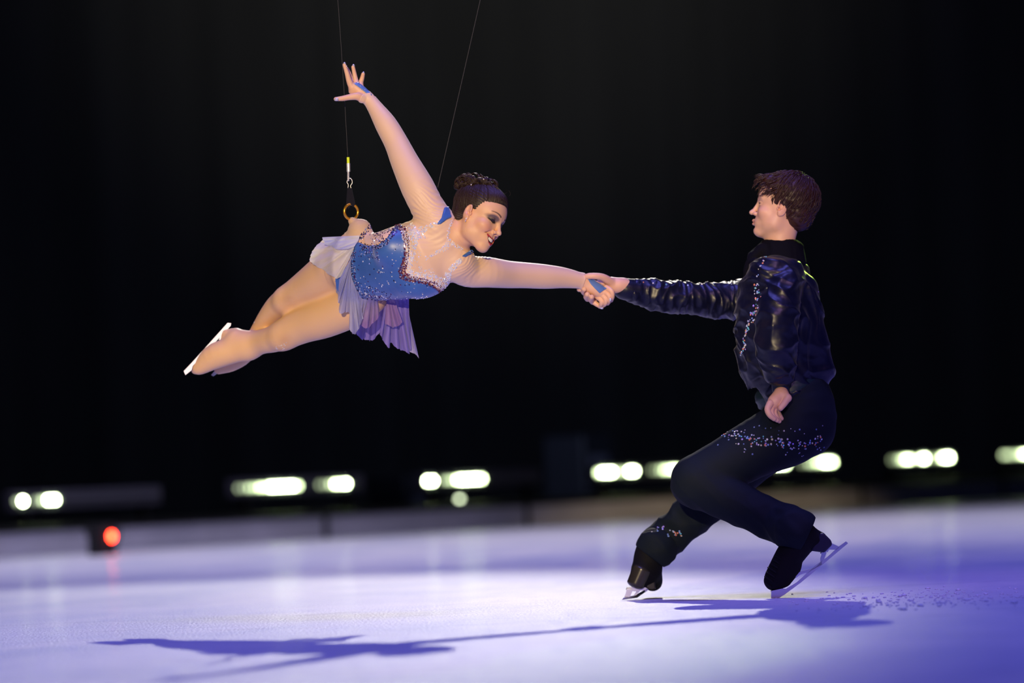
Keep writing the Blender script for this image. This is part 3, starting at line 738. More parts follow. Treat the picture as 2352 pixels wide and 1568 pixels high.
def nails(par, lst, m):
    for x, y, z, dx, dy, r in lst:
        mb = MB(); d = np.array([dx, dy, 0.]); d /= np.linalg.norm(d); e = np.array([-d[1], d[0], 0])
        ellipsoid(mb, P(x, y, z), (d, e, np.array([0, 0, 1.])), (R(r*1.35), R(r*.9), R(r*.75)), 10, 7); mb.build('fingernail', m, par)
nails(woman, [(773, 228.5, -.126, -1, -.1, 4.0), (791.5, 146.5, -.102, -.3, 1, 3.2), (812, 151, -.067, -.1, 1, 3.2), (834.5, 168, -.052, .2, 1, 3.0), (1381, 705.5, .196, 1, -.6, 4.4), (1402, 688, .150, 0, -1, 3.)], M['nail'])

BV, BF, BN = V, F, N
V, F = S.mesh(.0033); N = normals(V, F)          # the same body evenly meshed, garments are cut from it
# blue leotard, sheer bodice, garter-like harness fabric
blue = [(806, 566), (824, 556), (840, 563), (855, 565), (870, 562), (882, 553), (893, 541), (905, 524), (914, 508), (924, 518), (928, 535), (931, 555), (931, 575), (928, 600), (921, 625), (935, 637), (955, 642), (978, 648), (998, 660), (1012, 672), (1022, 682), (1000, 705), (905, 702), (882, 689), (850, 688), (828, 685), (817, 668), (806, 652), (803, 610)]
bz = lambda V: V[:, 2] < 13.75
dv, df = shell(V, F, N, blue, .0035, bz)
dress = build('leotard', dv, df, M['blue'], woman, solid=.003); dress['label'] = 'royal blue stretch bodice with sweetheart neckline'
# briefs seen between the thighs
bv_, bf_ = shell(V, F, N, [(770, 640), (806, 600), (812, 650), (826, 690), (845, 700), (790, 690), (773, 672)], .003, bz)
build('briefs', bv_, bf_, M['blue'], woman, solid=.002)
sheer = [(838, 560), (836, 540), (856, 500), (900, 480), (930, 470), (880, 380), (820, 240), (833, 216), (850, 212), (950, 300), (1044, 470), (1045, 500), (1034, 522), (1029, 543), (1036, 557), (1050, 568), (1070, 577), (1090, 582), (1106, 584), (1150, 588), (1340, 600), (1346, 640), (1336, 668), (1200, 690), (1040, 690), (1022, 684), (1012, 672), (998, 660), (978, 648), (955, 642), (935, 637), (921, 625), (928, 600), (931, 575), (928, 535), (924, 518), (914, 508), (893, 541), (882, 553), (870, 562), (855, 565)]
M['sheer'] = mat('nude_mesh_fabric', (.80, .54, .38), .5, **{'Sheen Weight': .3})
def zh(V):
    q = H.loc(V); r = np.linalg.norm(q, axis=1) < 12.6; return ~((q[:, 2] > -11.2) & (q[:, 1] > 1) & r) & (V[:, 2] < 13.8)
sv, sf = shell(V, F, N, sheer, .0018, zh)
# fine gathers at the shoulders and over the chest
sn = normals(sv, sf); pxs = to_px(sv)
def gathers(c, dirn, wid, lam, amp):
    d = np.array(dirn, float); d /= np.linalg.norm(d); e = np.array([-d[1], d[0]])
    q = pxs-np.array(c, float); u = q@d; v = q@e
    warp = grid_noise(sv, 14, 3)*14
    return amp*np.sin((v+warp+.002*u*u)/lam*2*math.pi)*np.exp(-(np.abs(u)/wid[0])**2.5-(np.abs(v)/wid[1])**2.5)
disp = gathers((985, 475), (1, .55), (42, 45), 8.5, .0014)+gathers((1085, 600), (.7, -.75), (46, 30), 9, .0011)+gathers((1000, 540), (1, -.35), (40, 40), 13, .0008)+gathers((945, 495), (.9, .3), (35, 25), 11, .0010)
SHV = sv+sn*disp[:, None]
build('sheer_bodice', SHV, sf, M['sheer'], woman, solid=.001)['label'] = 'nude sheer mesh covering chest and arms'
hv, hf = shell(V, F, N, [(800, 498), (830, 496), (850, 515), (842, 535), (826, 555), (806, 552), (780, 560), (790, 540)], .002, lambda V: V[:, 2] < 13.7)
build('harness_cover', hv, hf, M['harness'], woman, solid=.0015)['label'] = 'beige stretch fabric pulled up over the hip by the ring'
mt = [(1350, 640), (1358, 639), (1371, 648), (1384, 656), (1394, 662), (1385, 668), (1377, 673), (1366, 662), (1357, 652)]
gv, gf = shell(BV, BF, BN, mt, .002, lambda V: V[:, 2] < 13.72, snap=True)
M['mitt'] = mat('pale_blue_mitt', (.10, .20, .52), .4)
build('hand_mitt', gv, gf, M['mitt'], woman, solid=.001)['label'] = 'pale blue triangular glove back'
gv, gf = shell(BV, BF, BN, [(812, 192), (822, 189), (838, 201), (852, 214), (862, 232), (852, 224), (838, 211), (824, 200)], .0015, None)
if len(gf): build('hand_mitt', gv, gf, M['mitt'], woman, solid=.001)
for st, in_ in zip(([(1036, 500), (1028, 476), (1020, 477), (1014, 500), (1003, 515), (1012, 514), (1026, 504)], [(1060, 588), (1080, 574), (1096, 566), (1106, 572), (1090, 578), (1070, 590)]), (0, 1)):
    gv, gf = shell(V, F[N[F].mean(1)[:, 2] < -.05], N, st, .0070, lambda V: (V[:, 2] < 13.42) & (zh(V) | (in_ == 0)))
    gv, gf = largest(gv, gf)
    if len(gf): build('shoulder_strap', gv, gf, M['blue'], woman, solid=.001)

# rhinestones
def joined(*vf):
    VV = []; FF = []; n = 0
    for v, f in vf: VV.append(v); FF.append(f+n); n += len(v)
    return make_bvh(np.vstack(VV), np.vstack(FF))
gb = joined((dv, df), (SHV, sf), (hv, hf), (BV, BF))
silver = [(.92, .92, .97), (.85, .86, .95), (.95, .93, .88), (.75, .75, .95)]; plum = [(.12, .015, .05), (.20, .03, .06), (.10, .02, .12), (.30, .12, .10), (.5, .45, .6)]; ink = [(.02, .02, .08), (.03, .03, .14), (.10, .03, .16), (.4, .45, .75)]
neck = [(924, 522), (932, 545), (934, 575), (931, 600), (924, 630), (945, 640), (975, 646), (1000, 656), (1018, 670)]
inner = [(x+dx, y+dy) for (x, y), (dx, dy) in zip(neck, [(8, -3), (11, -4), (9, 0), (9, 0), (14, -6), (6, -9), (3, -10), (5, -11), (8, -12)])]
pts = band(inner, [17, 20, 11, 8, 9, 8, 9, 12, 12], 720, .8)+band([(940, 530), (960, 540), (975, 536)], 10, 70, .8)+band([(1030, 625), (1028, 645), (1030, 665)], 7, 150, .8)
pts += band([(965, 530), (990, 518), (1010, 510)], [9, 5, 2], 60)+band([(1034, 622), (1050, 605), (1062, 593)], [6, 6, 3], 90)
stones('silver_rhinestones', gb, pts, dress, 1.8, silver, 'silver rhinestones along the neckline')
pts = band([(1040, 505), (1033, 522), (1029, 542), (1036, 555), (1050, 566), (1064, 573)], 3.2, 110)+band([(1034, 556), (1024, 568), (1010, 577), (990, 588), (975, 598)], [9, 6, 4, 3, 1], 120)+band([(955, 560), (955, 620)], 14, 25)+band([(960, 620), (1010, 632)], 8, 25)
stones('choker_rhinestones', gb, pts, dress, 1.35, silver, 'silver rhinestones of the choker and its point')
stones('plum_rhinestones', gb, band(neck, [7, 7, 6, 6, 9, 7, 6, 7, 7], 620, .8)+band([(912, 522), (920, 515)], 8, 50), dress, 1.8, plum, 'dark plum rhinestones edging the neckline')
pts = band([(826, 562), (850, 568), (868, 567), (885, 556), (900, 540), (914, 517)], 6, 260)+band([(812, 568), (808, 600), (812, 640), (826, 672), (850, 684), (880, 688)], 7, 330)+band([(825, 575), (870, 580)], 14, 60)+band([(826, 550), (838, 535), (852, 520), (870, 531), (890, 528), (912, 515)], 5, 170)+band([(850, 548), (880, 542)], 12, 70)+band([(840, 660), (860, 672), (900, 686)], 10, 60)
pts += [p for p in np.stack([rng.uniform(820, 1000, 110), rng.uniform(565, 690, 110)], 1) if inpoly(p[None], blue)[0]]
stones('dark_rhinestones', gb, pts, dress, 1.6, ink, 'ink blue rhinestones round waist and bust')
stones('white_rhinestones', gb, [(random.uniform(820, 1005), random.uniform(560, 688)) for i in range(60)]+band([(830, 670), (870, 684), (940, 688), (985, 682)], 4, 60), dress, 1.6, silver)
stones('knee_crystals', wb, band([(632, 800), (655, 790), (642, 802)], 6, 14)+band([(575, 747), (585, 740)], 4, 8), woman, 1.5, silver)
mb = MB()
for x, y in ((815, 193), (828, 198), (838, 206), (829, 207), (796, 152), (853, 224)):
    p, n = hit(wb, x, y)
    if p is not None: ellipsoid(mb, p, AX, (.0022, .0022, .0022), 8, 5, (.9, .9, .95))
mb.build('hand_crystals', M['stone'], woman)

# chiffon skirt panels
def cloth(name, attach, hem, nf, amp, col0, col1, dd0, dd1, seed=0, ns=120, ntt=26, drape=True, off=.007, curl=.3):
    Aa = catmull(attach, ns); Hh = catmull(hem, ns); V = []; C = []; rr = random.Random(seed); ph = rr.random()*6
    for i in range(ns):
        s_ = i/(ns-1)
        for j in range(ntt):
            t = j/(ntt-1); te = t*(1+.09*noise.noise(Vector((s_*nf*2.0, 0, seed+20)))+.015*noise.noise(Vector((s_*nf*9, 0, seed+21)))); p = Aa[i]*(1-te)+Hh[i]*te
            fo = math.sin(2*math.pi*nf*s_+ph+1.6*noise.noise(Vector((s_*3, t*1.2, seed))))*.5+1.1*noise.noise(Vector((s_*nf*2.1, t*1.1, seed+3)))+.18*noise.noise(Vector((s_*nf*5, t*2, seed+7)))
            aa = amp*1.35*(t**.75)+amp*.16
            tang = Aa[min(i+1, ns-1)]-Aa[max(i-1, 0)]; hn = Hh[min(i+1, ns-1)]-Hh[max(i-1, 0)]; tg = tang*(1-t)+hn*t; tg = tg/(np.linalg.norm(tg)+1e-9)
            side = curl*aa*math.cos(2*math.pi*nf*s_+ph)/.0015
            x, y = p[0]+tg[0]*side, p[1]+tg[1]*side
            dd = dd0*(1-t)+dd1*t
            if drape:
                h_, _n = hit(wb, x, y)
                if h_ is not None: dd = min(dd, h_[2]-D0-off)
                V.append((x, y, dd, -abs(amp)*1.0*t*.5+fo*aa))
            else: V.append((x, y, dd, fo*aa))
            tt = min(1, max(0, t*1.05+.06*math.sin(9*s_))); C.append([a*(1-tt)+b*tt for a, b in zip(col0, col1)])
    # soften the draped distance so that the cloth hangs instead of clinging
    D = np.array([v[2] for v in V]).reshape(ns, ntt)
    for _ in range(3):
        D2 = D.copy(); D2[1:-1] = np.minimum(D[1:-1], (D[:-2]+D[2:])/2); D2[:, 1:-1] = np.minimum(D2[:, 1:-1], (D2[:, :-2]+D2[:, 2:])/2); D = D2
    V = np.array([P(v[0], v[1], d+v[3]) for v, d in zip(V, D.ravel())])
    F = [[i*ntt+j, i*ntt+j+1, (i+1)*ntt+j+1, (i+1)*ntt+j] for i in range(ns-1) for j in range(ntt-1)]
    o = build(name, V, F, M['chiffon'], woman, colors=np.array(C)); return o
white = (.78, .80, .90); cream = (.80, .78, .80); lav = (.42, .42, .72); lav2 = (.34, .30, .62); vio = (.24, .18, .58); mauve = (.34, .20, .50); ind = (.10, .08, .42)
cloth('skirt_panel', [(824, 548), (818, 556), (814, 566), (811, 577)], [(743, 548), (718, 575), (714, 601), (738, 618), (762, 634), (779, 638), (787, 628)], 4.2, .006, white, cream, .0, .04, 1, off=.010)['label'] = 'white chiffon panel over the upper thigh'
cloth('skirt_fold', [(826, 541), (823, 552), (814, 566)], [(741, 546), (750, 562), (775, 572), (798, 572)], 2.6, .006, white, (.55, .58, .82), -.05, .0, 5, off=.022, ns=60)
cloth('skirt_panel', [(812, 580), (806, 602), (808, 636), (820, 668)], [(779, 640), (777, 690), (783, 716), (802, 722), (803, 760), (822, 763), (828, 742), (836, 728)], 6.5, .011, (.50, .52, .78), lav, -.05, -.03, 2, off=.014)['label'] = 'lavender ruffled chiffon panel hanging from the hip'
cloth('skirt_panel', [(822, 668), (830, 684), (846, 688)], [(806, 745), (812, 765), (826, 752), (833, 738)], 4.0, .010, lav, lav2, -.04, .0, 7, off=.010, ns=90)
cloth('skirt_panel', [(846, 684), (858, 686), (868, 684)], [(828, 748), (842, 754), (856, 742), (866, 734), (873, 722)], 3.2, .009, lav2, mauve, -.03, -.01, 3, off=.012, ns=90)['label'] = 'mauve chiffon strip over the hip'
cloth('skirt_panel', [(832, 684), (860, 690), (888, 684)], [(815, 768), (836, 778), (852, 783), (868, 768), (884, 752)], 4.5, .011, mauve, vio, .10, .13, 4, drape=False)['label'] = 'dark violet chiffon layer behind the thigh'
cloth('skirt_panel', [(886, 682), (908, 684), (940, 681)], [(872, 768), (885, 790), (905, 795), (928, 806), (944, 800), (942, 770)], 4.8, .012, vio, (.26, .20, .62), .04, .06, 6, drape=False)['label'] = 'violet chiffon tail below the waist'
cloth('skirt_panel', [(916, 684), (930, 684), (938, 682)], [(928, 798), (950, 812), (962, 822), (950, 798), (941, 770)], 2.2, .007, vio, (.40, .36, .62), .06, .08, 8, drape=False, ns=70)['label'] = 'pointed trailing tip of the violet skirt'
cloth('skirt_panel', [(888, 682), (897, 684), (906, 683)], [(886, 744), (906, 752), (918, 746), (926, 738)], 3.0, .008, (.30, .18, .45), mauve, .0, .01, 9, drape=False, ns=80)

# skates of the woman
mb = MB(); prism(mb, [(523, 741), (531, 742), (530, 748), (497, 783), (466, 815), (443, 840), (440, 850), (426, 861), (422, 852), (440, 833), (470, 800)], .43, .0045)
prism(mb, [(508, 764), (520, 757), (526, 764), (514, 776), (503, 781)], .43, .010); prism(mb, [(440, 836), (448, 828), (457, 836), (446, 848)], .45, .010)
b = mb.build('skate_blade', M['blade_white'], woman, smooth=False); b['label'] = 'bright steel blade on the nearer foot'
mb = MB(); prism(mb, [(498, 846), (503, 851), (490, 863), (485, 861)], .57, .004); prism(mb, [(486, 862), (490, 864), (560, 812), (553, 806)], .585, .004); mb.build('skate_blade', M['steel'], woman, smooth=False)
# hair
S2 = Solid(); hk = H.k
H.ell(S2, 0, -1.4, 5.1, 7.9, 9.7, 8.3, .5)
H.ell(S2, 0, 4.0, 8.0, 5.2, 3.5, 3.0, 2.)
H.ell(S2, 0, -5.5, -1.0, 5.6, 3.6, 4.5, 2.)
H.ell(S2, 0, 9.5, -1.8, 8.2, 8.4, 9.0, .8, sub=True); H.ell(S2, 0, 2.0, -13.5, 12, 10.5, 9.0, 1., sub=True)
H.ell(S2, 8.4, -.3, -.9, 2.4, 2.3, 3.6, .6, sub=True, both=True)
hv, hf = S2.mesh(.0018); hn = normals(hv, hf); ql = H.loc(hv)
ang = np.arctan2(ql[:, 0], ql[:, 2]-2); hv = hv+hn*(.0005*np.clip((np.linalg.norm((ql-np.array([0, 9.5, -1.8]))/np.array([8.2, 8.4, 9.0]), axis=1)-1.0)/.12, 0, 1)*np.sin(ang*60+ql[:, 1]*.5+3*grid_noise(hv, 30, 2)))[:, None]
hair = build('hair', hv, hf, M['hair_dark'], woman); hair['label'] = 'dark brown hair swept up into curls'
mb = MB(); rr = random.Random(11)
ctr = np.array([0, -4.6, 11.4])
for i in range(60):
    th = rr.random()*2*math.pi; z = rr.uniform(-.55, 1); k_ = math.sqrt(max(0, 1-z*z))
    c = ctr+np.array([5.8*k_*math.cos(th), 7.8*k_*math.sin(th), 2.8*z]); c[2] -= .035*(c[0]**2+(c[1]+4)**2)*.9
    cr = rr.uniform(.9, 1.9); ax_ = np.array([rr.gauss(0, 1), rr.gauss(0, 1), rr.gauss(0, .6)]); u, v = frame(ax_); ax_ = ax_/np.linalg.norm(ax_)
    turns = rr.uniform(1.1, 1.9); n = 30
    for st in range(9):
        o_ = (u*rr.gauss(0, .16)+v*rr.gauss(0, .16)+ax_*(st-4)*.16); L = []
        for j in range(n):
            t = j/(n-1); a = th+t*turns*2*math.pi; r_ = cr*(1-.35*t)
            q3 = c+o_+u*r_*math.cos(a)+v*r_*math.sin(a)+ax_*(t-.5)*1.0; L.append(H.p(*q3))
        tube(mb, L, np.interp(np.linspace(0, 1, n), [0, .1, .8, 1], [.0006, .0015, .0013, .0003]), 5)
hbv = make_bvh(hv, hf); fl_ = np.linalg.norm((ql-np.array([0, 9.5, -1.8]))/np.array([8.2, 8.4, 9.0]), axis=1)
oc = np.linalg.norm((ql-np.array([0, -1.4, 5.1]))/np.array([7.9, 9.7, 8.3]), axis=1)
edge = np.where((fl_ < 1.10) & (oc > .93) & (ql[:, 2] > 3.6))[0]; back = np.where((fl_ > 1.2) & (oc > .95))[0]
def lay(q3, lift):
    c0 = np.array([0, -1.4, 3.0]); d = q3-c0; d /= np.linalg.norm(d); w_ = d[0]*H.L+d[1]*H.F+d[2]*H.U
    r = hbv.ray_cast(Vector(H.p(*(c0+d*16))), Vector(-w_)); return np.array(r[0])+w_*lift if r[0] is not None and np.linalg.norm(np.array(r[0])-H.p(*q3)) < .034 else H.p(*q3)
for i in range(1300):            # combed strands from the hairline and nape up to the curls
    q0 = ql[edge[rr.randrange(len(edge))]] if i < 950 else ql[back[rr.randrange(len(back))]]
    d0_ = np.array([0, 9.5, -1.8])-q0; d0_ /= np.linalg.norm(d0_); st = q0+d0_*(rr.uniform(-.7, -.1) if i < 950 else 0)
    e = np.array([.45*st[0]+rr.uniform(-.5, .5), -4.4+.45*(st[1]+1)+rr.uniform(-.5, .5), 12.3]); n = 11; L = []; bad = False
    for j in range(n):
        t = j/(n-1)*rr.uniform(.97, 1); q3 = st*(1-t)+e*t; m_ = q3-np.array([0, -1.4, 3.0]); q3 = q3+m_/np.linalg.norm(m_)*3*math.sin(t*math.pi); pt = lay(q3, .0002+.0010*min(1, t*4)); bad |= np.linalg.norm(pt-H.p(*q3)) < 1e-9; L.append(pt)
    if bad: continue
    tube(mb, L, [.0002, .0006]+[.0010]*7+[.0008, .0004], 4)
for i in range(34):
    a = rr.uniform(-2.4, 2.4); st = np.array([rr.uniform(-6, 6), rr.uniform(-9, 5), rr.uniform(8, 13)]); e = st+np.array([rr.gauss(0, 1), rr.gauss(0, 1.2), rr.uniform(.6, 2.2)])
    tube(mb, [H.p(*q3) for q3 in catmull([st, (st+e)/2+np.array([rr.gauss(0, .5), rr.gauss(0, .5), 0]), e], 8)], [.0004]*7+[.0001], 4)
mb.build('curls', M['hair_dark'], hair)
mb = MB(); ellipsoid(mb, H.p(-5.2, -1.5, 13.0), (H.L, H.F, H.U), (.003, .003, .003), 8, 6, (.95, .85, .6)); ellipsoid(mb, H.p(-7.0, -4.0, 9.4), (H.L, H.F, H.U), (.0025, .0025, .0025), 8, 6, (.95, .85, .8)); mb.build('hair_pins', M['stone'], hair)

# flying wires
def wire(label, pts, rpx, loc):
    r = tag(empty('flying_wire', to_world(P(*loc))[0]), label, 'wire', None)
    mb = MB(); tube(mb, catmull([P(*p) for p in pts], 80), rpx, 6); mb.build('cable', M['cable'], r); return r
wr = wire('left wire rope with yellow sleeve and golden ring at the hip of the woman', [(758, -230, -.02), (776, 0, -.02), (789, 190, -.02), (799, 362, -.02)], .0010, (806, 486, -.02))
def cyl(name, m, a, b, r0, r1=None, n=14):
    mb = MB(); tube(mb, [P(*a), P(*b)], [r0, r1 or r0], n); mb.build(name, m, wr, smooth=False)
cyl('yellow_sleeve', M['yellow'], (799.5, 361, -.02), (800, 375, -.02), .0050)
cyl('ferrule', M['silver'], (800, 375, -.02), (800.5, 394, -.02), .0068)
mb = MB()
for s_ in (0, math.pi):
    tube(mb, [P(800+1.6*math.cos(t*2.2+s_), 394+t*1.5, -.02) + np.array([0, 0, .0025*math.sin(t*2.2+s_)]) for t in np.linspace(0, 14, 40)], .0020, 6)
mb.build('rope_eye', M['silver'], wr)
mb = MB(); tube(mb, [P(x, y, -.02) for x, y in catmull([(799, 432), (800, 424), (797, 418), (800, 411), (804, 409), (808, 413), (809, 420), (805, 427), (807, 433)], 30)], .0016, 8); mb.build('shackle', M['silver'], wr)
mb = MB(); prism(mb, [(798, 432), (808, 432), (816, 468), (812, 476), (806, 470), (800, 480), (795, 470)], -.022, .012); mb.build('strap', M['strap'], wr, smooth=False)
mb = MB(); pts = []
for i in range(40):
    a = 2*math.pi*i/40; pts.append(P(806.5, 486, -.022)+np.array([R(15.2)*math.cos(a), R(17.5)*math.sin(a), R(9)*math.cos(a)]))
tube(mb, pts, R(3.1), 12, closed=True); mb.build('ring', M['gold'], wr)
wire('right wire rope slanting down behind the raised arm of the woman', [(1150, -215, .10), (1103, 0, .10), (1005, 432, .10), (962, 625, .08)], .0012, (962, 625, .08))

# ================================================================== the man
G = Head(P(1797, 482, .28), (-.972, .12, .17), (.13, .985, .05), 1.03, False)
dnear = gdepth(1780, 1373); dfar = gdepth(1440, 1377)
dfar = min(dfar, .52)
S = Solid(); G.sculpt(S)
S.chain([(1800, 515, .28, 35), (1792, 552, .28, 35), (1797, 600, .28, 38)], None, .02)
S.chain([(1795, 615, .28, 40), (1795, 660, .28, 56), (1795, 760, .28, 60), (1815, 880, .27, 52), (1830, 950, .26, 58)], None, .03)
S.chain([(1790, 652, .16, 26), (1785, 700, .12, 24), (1782, 760, .10, 24), (1786, 830, .09, 20), (1792, 893, .085, 15)], None, .01)      # near arm
S.chain([(1780, 640, .40, 30), (1700, 682, .38, 26), (1580, 682, .32, 20), (1500, 672, .27, 16), (1462, 663, .24, 15), (1432, 656, .225, 15.5)], None, .01)
S.chain([(1840, 965, .16, 48), (1720, 1030, .13, 42), (1605, 1105, .10, 30), (1720, 1160, .04, 22), (1840, 1220, dnear, 16)], None, .02)
S.chain([(1820, 965, .34, 44), (1730, 1050, .41, 34), (1640, 1120, .46, 28), (1570, 1200, .49, 20), (1490, 1270, dfar, 18)], None, .02)
# hanging hand
S.chain([(1793, 893, .085, 14), (1793, 906, .055, 17), (1780, 922, .035, 17)], None, .01)
S.chain([(1800, 908, .045, 13), (1809, 914, .030, 9.5)], None, .01)
S.chain([(1809, 914, .030, 9), (1801, 927, .015, 7.5), (1793, 937, .008, 6.5)], None, .005)
for i, st in enumerate([[(1769, 926), (1763, 940), (1768, 953), (1778, 962)], [(1775, 929), (1771, 944), (1776, 957), (1785, 965)], [(1781, 931), (1779, 946), (1784, 959), (1790, 967)], [(1787, 932), (1786, 944), (1790, 954), (1795, 961)]]):
    z = .005+.015*i
    S.chain([(*st[0], z+.01, 8.5), (*st[1], z-.005, 7.3), (*st[2], z-.01, 6.4), (*st[3], z-.005, 5.2)], None, .003)
# holding hand: thumb over her wrist, fingers round underneath
S.chain([(1432, 655, .225, 17), (1420, 655, .215, 18), (1402, 655, .215, 18)], None, .01)
S.chain([(1402, 648, .195, 11), (1385, 637, .165, 8.5), (1368, 634, .150, 7.5), (1352, 634, .150, 7), (1341, 637, .155, 5.5)], None, .006)
S.chain([(1402, 655, .215, 18), (1388, 655, .225, 17), (1372, 660, .232, 15)], None, .01)
for i, (a, b, c) in enumerate([((1360, 650, .235), (1338, 662, .215), (1331, 664, .182)), ((1362, 658, .235), (1344, 672, .215), (1342, 664, .156)), ((1366, 668, .235), (1350, 685, .21), (1349, 676, .152)), ((1372, 676, .235), (1362, 692, .21), (1359, 682, .150))]):
    S.chain([(*a, 9), (*b, 7.2)], None, .004)
    m_ = ((b[0]+c[0])/2-3, (b[1]+c[1])/2+1, (b[2]+c[2])/2); S.chain([(*b, 7.2), (*m_, 6.6), (*c, 6.0)], None, .0035)
gl, gg = G.o-np.array([.125, .14, .125]), G.o+np.array([.125, .13, .125])
fine = [(gl, gg, .0015), (*pxbox(1322, 620, 1440, 705, .12, .30), .0015), (*pxbox(1748, 885, 1825, 977, -.03, .16), .0015)]
V, F = S.mesh(.0055, fine=fine); N = normals(V, F)
C = np.tile(np.array([.74, .44, .31]), (len(V), 1))
G.paint(V, C, (.55, .20, .17), (.12, .05, .03), None, (.78, .34, .24), False)
mloc = to_world(P(1640, 1375, .3))[0]; mloc[2] = 0
man = build('person', V, F, M['skin'], None, mloc, colors=C)
tag(man, 'man in a dark navy satin shirt and dark trousers crouching on ice skates', 'person'); mbv = make_bvh(V, F)

# hair
S2 = Solid()
G.ell(S2, 0, -2.3, 5.0, 8.3, 10.2, 8.8, .5); G.ell(S2, 0, -5.6, -.5, 6.6, 5.6, 6.4, 2.); G.ell(S2, 0, 5.5, 9.2, 5.0, 3.6, 2.6, 2.)
G.ell(S2, 0, 11.2, -1.0, 9.5, 8.0, 9.0, .8, sub=True); G.ell(S2, 0, 3.2, -12.5, 12, 10.2, 8.8, 1.5, sub=True)
G.ell(S2, 9.4, .6, -1.4, 3.4, 2.2, 3.8, .8, sub=True, both=True)
hv, hf = S2.mesh(.0022); hn = normals(hv, hf); ql = G.loc(hv)
hv = hv+hn*(.0010*np.sin(np.arctan2(ql[:, 0], 4+ql[:, 1]*.2)*30+ql[:, 2]*1.3+4*grid_noise(hv, 22, 5)))[:, None]
hair = build('hair', hv, hf, M['hair_red'], man); hair['label'] = 'short auburn hair swept forward'
hb = make_bvh(hv, hf); mb = MB(); rr = random.Random(5)
for i in range(1500):
    th = rr.uniform(0, 2*math.pi); z = rr.uniform(-.75, .98); k_ = math.sqrt(1-z*z); d0_ = np.array([k_*math.cos(th), k_*math.sin(th), z])
    c0 = np.array([0, -2., 4.5]); r0 = hb.ray_cast(Vector(G.p(*(c0+d0_*18))), Vector(-(d0_[0]*G.L+d0_[1]*G.F+d0_[2]*G.U)))
    if r0[0] is None: continue
    q0 = G.loc(np.array([r0[0][:]]))[0]
    if q0[1] > 6.5 and q0[2] < 5: continue
    if abs(q0[0]) > 4 and -3 < q0[1] < 4.5 and q0[2] < 3.2: continue
    crown = np.array([0, -5.5, 12]); dr = q0-crown; dr -= d0_*(dr@d0_); dr /= np.linalg.norm(dr)+1e-6
    if q0[1] > 1 and q0[2] > 5: dr = dr*.5+np.array([rr.uniform(-.2, .2), 1, -.1]); dr /= np.linalg.norm(dr)
    L = rr.uniform(2.2, 4.2) if q0[2] > 3 else rr.uniform(1.2, 2.4); pts_ = []
    for j in range(7):
        t = j/6; lift = .15+.5*math.sin(t*math.pi)*rr.uniform(.5, 1); pts_.append(G.p(*(q0+dr*L*t+d0_*lift-d0_*.9*t*t*L*.28+np.array([0, 0, -.1*t*t*L]))))
    tube(mb, pts_, [.0006, .0012, .0015, .0014, .0011, .0007, .0002], 4)
for i in range(110):           # forelock sticking out over the brow
    x = rr.uniform(-4.5, 4.5); s0 = np.array([x, 6.4, 9.6+rr.uniform(-1, 1)]); e = s0+np.array([rr.uniform(-.6, .6), rr.uniform(2.0, 4.8), rr.uniform(-2.2, .6)])
    tube(mb, [G.p(*q3) for q3 in catmull([s0, (s0+e)/2+np.array([0, 0, .9]), e], 8)], [.0010, .0014, .0014, .0013, .0011, .0008, .0005, .0002], 4)
mb.build('locks', M['hair_red'], hair)

# shirt
T = np.array([.05, .0, 1.0])
S = Solid()
S.chain([(1802, 598, .28, 92, 34), (1798, 626, .28, 128, 58), (1789, 664, .27, 138, 80), (1787, 720, .26, 128, 92), (1788, 800, .26, 118, 94), (1800, 850, .26, 110, 90), (1815, 890, .26, 104, 80), (1826, 915, .26, 104, 78)], np.array([.35, 0, 1.0]), .02)
S.chain([(1836, 670, .22, 42), (1856, 760, .22, 40), (1870, 850, .24, 46)], None, .03)
S.chain([(1806, 634, .17, 43), (1794, 674, .10, 47), (1785, 720, .06, 48), (1784, 780, .05, 47), (1786, 830, .06, 42), (1790, 858, .065, 33), (1793, 872, .08, 22)], None, .012)   # near sleeve
S.chain([(1770, 650, .42, 48), (1720, 684, .41, 44), (1660, 690, .38, 40), (1600, 687, .34, 36), (1540, 681, .30, 35), (1490, 674, .27, 33), (1462, 668, .25, 28)], None, .012)
V, F = S.mesh(.0045); N = normals(V, F); px = to_px(V)
near = np.clip((.20-(V[:, 2]-D0))/.06, 0, 1)*(px[:, 0] < 1850)
arm = (px[:, 0] < 1690)*1.
body = np.clip(1-near-arm, 0, 1)
w1 = ridged(V, (9, 22, 9), 1); w2 = ridged(V+np.array([0, .35, 0])*V[:, :1], (20, 9, 10), 2); w3 = grid_noise(V, 30, 3)
sk = V.copy(); sk[:, 0] += V[:, 1]*.8; w4 = ridged(sk, (26, 7, 12), 4); wp = V+.03*np.stack([grid_noise(V, 9, 11), grid_noise(V, 9, 12), grid_noise(V, 9, 13)], 1)
w5 = np.clip(ridged(wp, (10, 34, 12), 14), 0, 1)**2; w6 = np.clip(ridged(wp+np.array([0, .6, 0])*wp[:, :1], (40, 12, 14), 15), 0, 1)**2
wq = V+.07*np.stack([grid_noise(V, 5, 21), grid_noise(V, 5, 22), grid_noise(V, 5, 23)], 1); w7 = np.clip(ridged(wq, (12, 13, 8), 24), 0, 1)**1.7; w8 = np.clip(ridged(wq+np.array([0, .9, 0])*wq[:, :1], (7, 14, 8), 25), 0, 1)**2
disp = near*(.0020*w1+.0085*w7+.0065*w8)+arm*(.002*w4+.0055*w6+.008*w7)+body*(.002*w1+.008*w7+.007*w8)+.0005*w3-.003
disp = np.where(px[:, 1] < 620, disp*np.clip((px[:, 1]-570)/50, 0, 1), disp)
V = V+N*(disp-.001)[:, None]
ok = ~((px[:, 1] > 893) & (V[:, 2] > 13.5+.16)) | (px[:, 1] < 893)
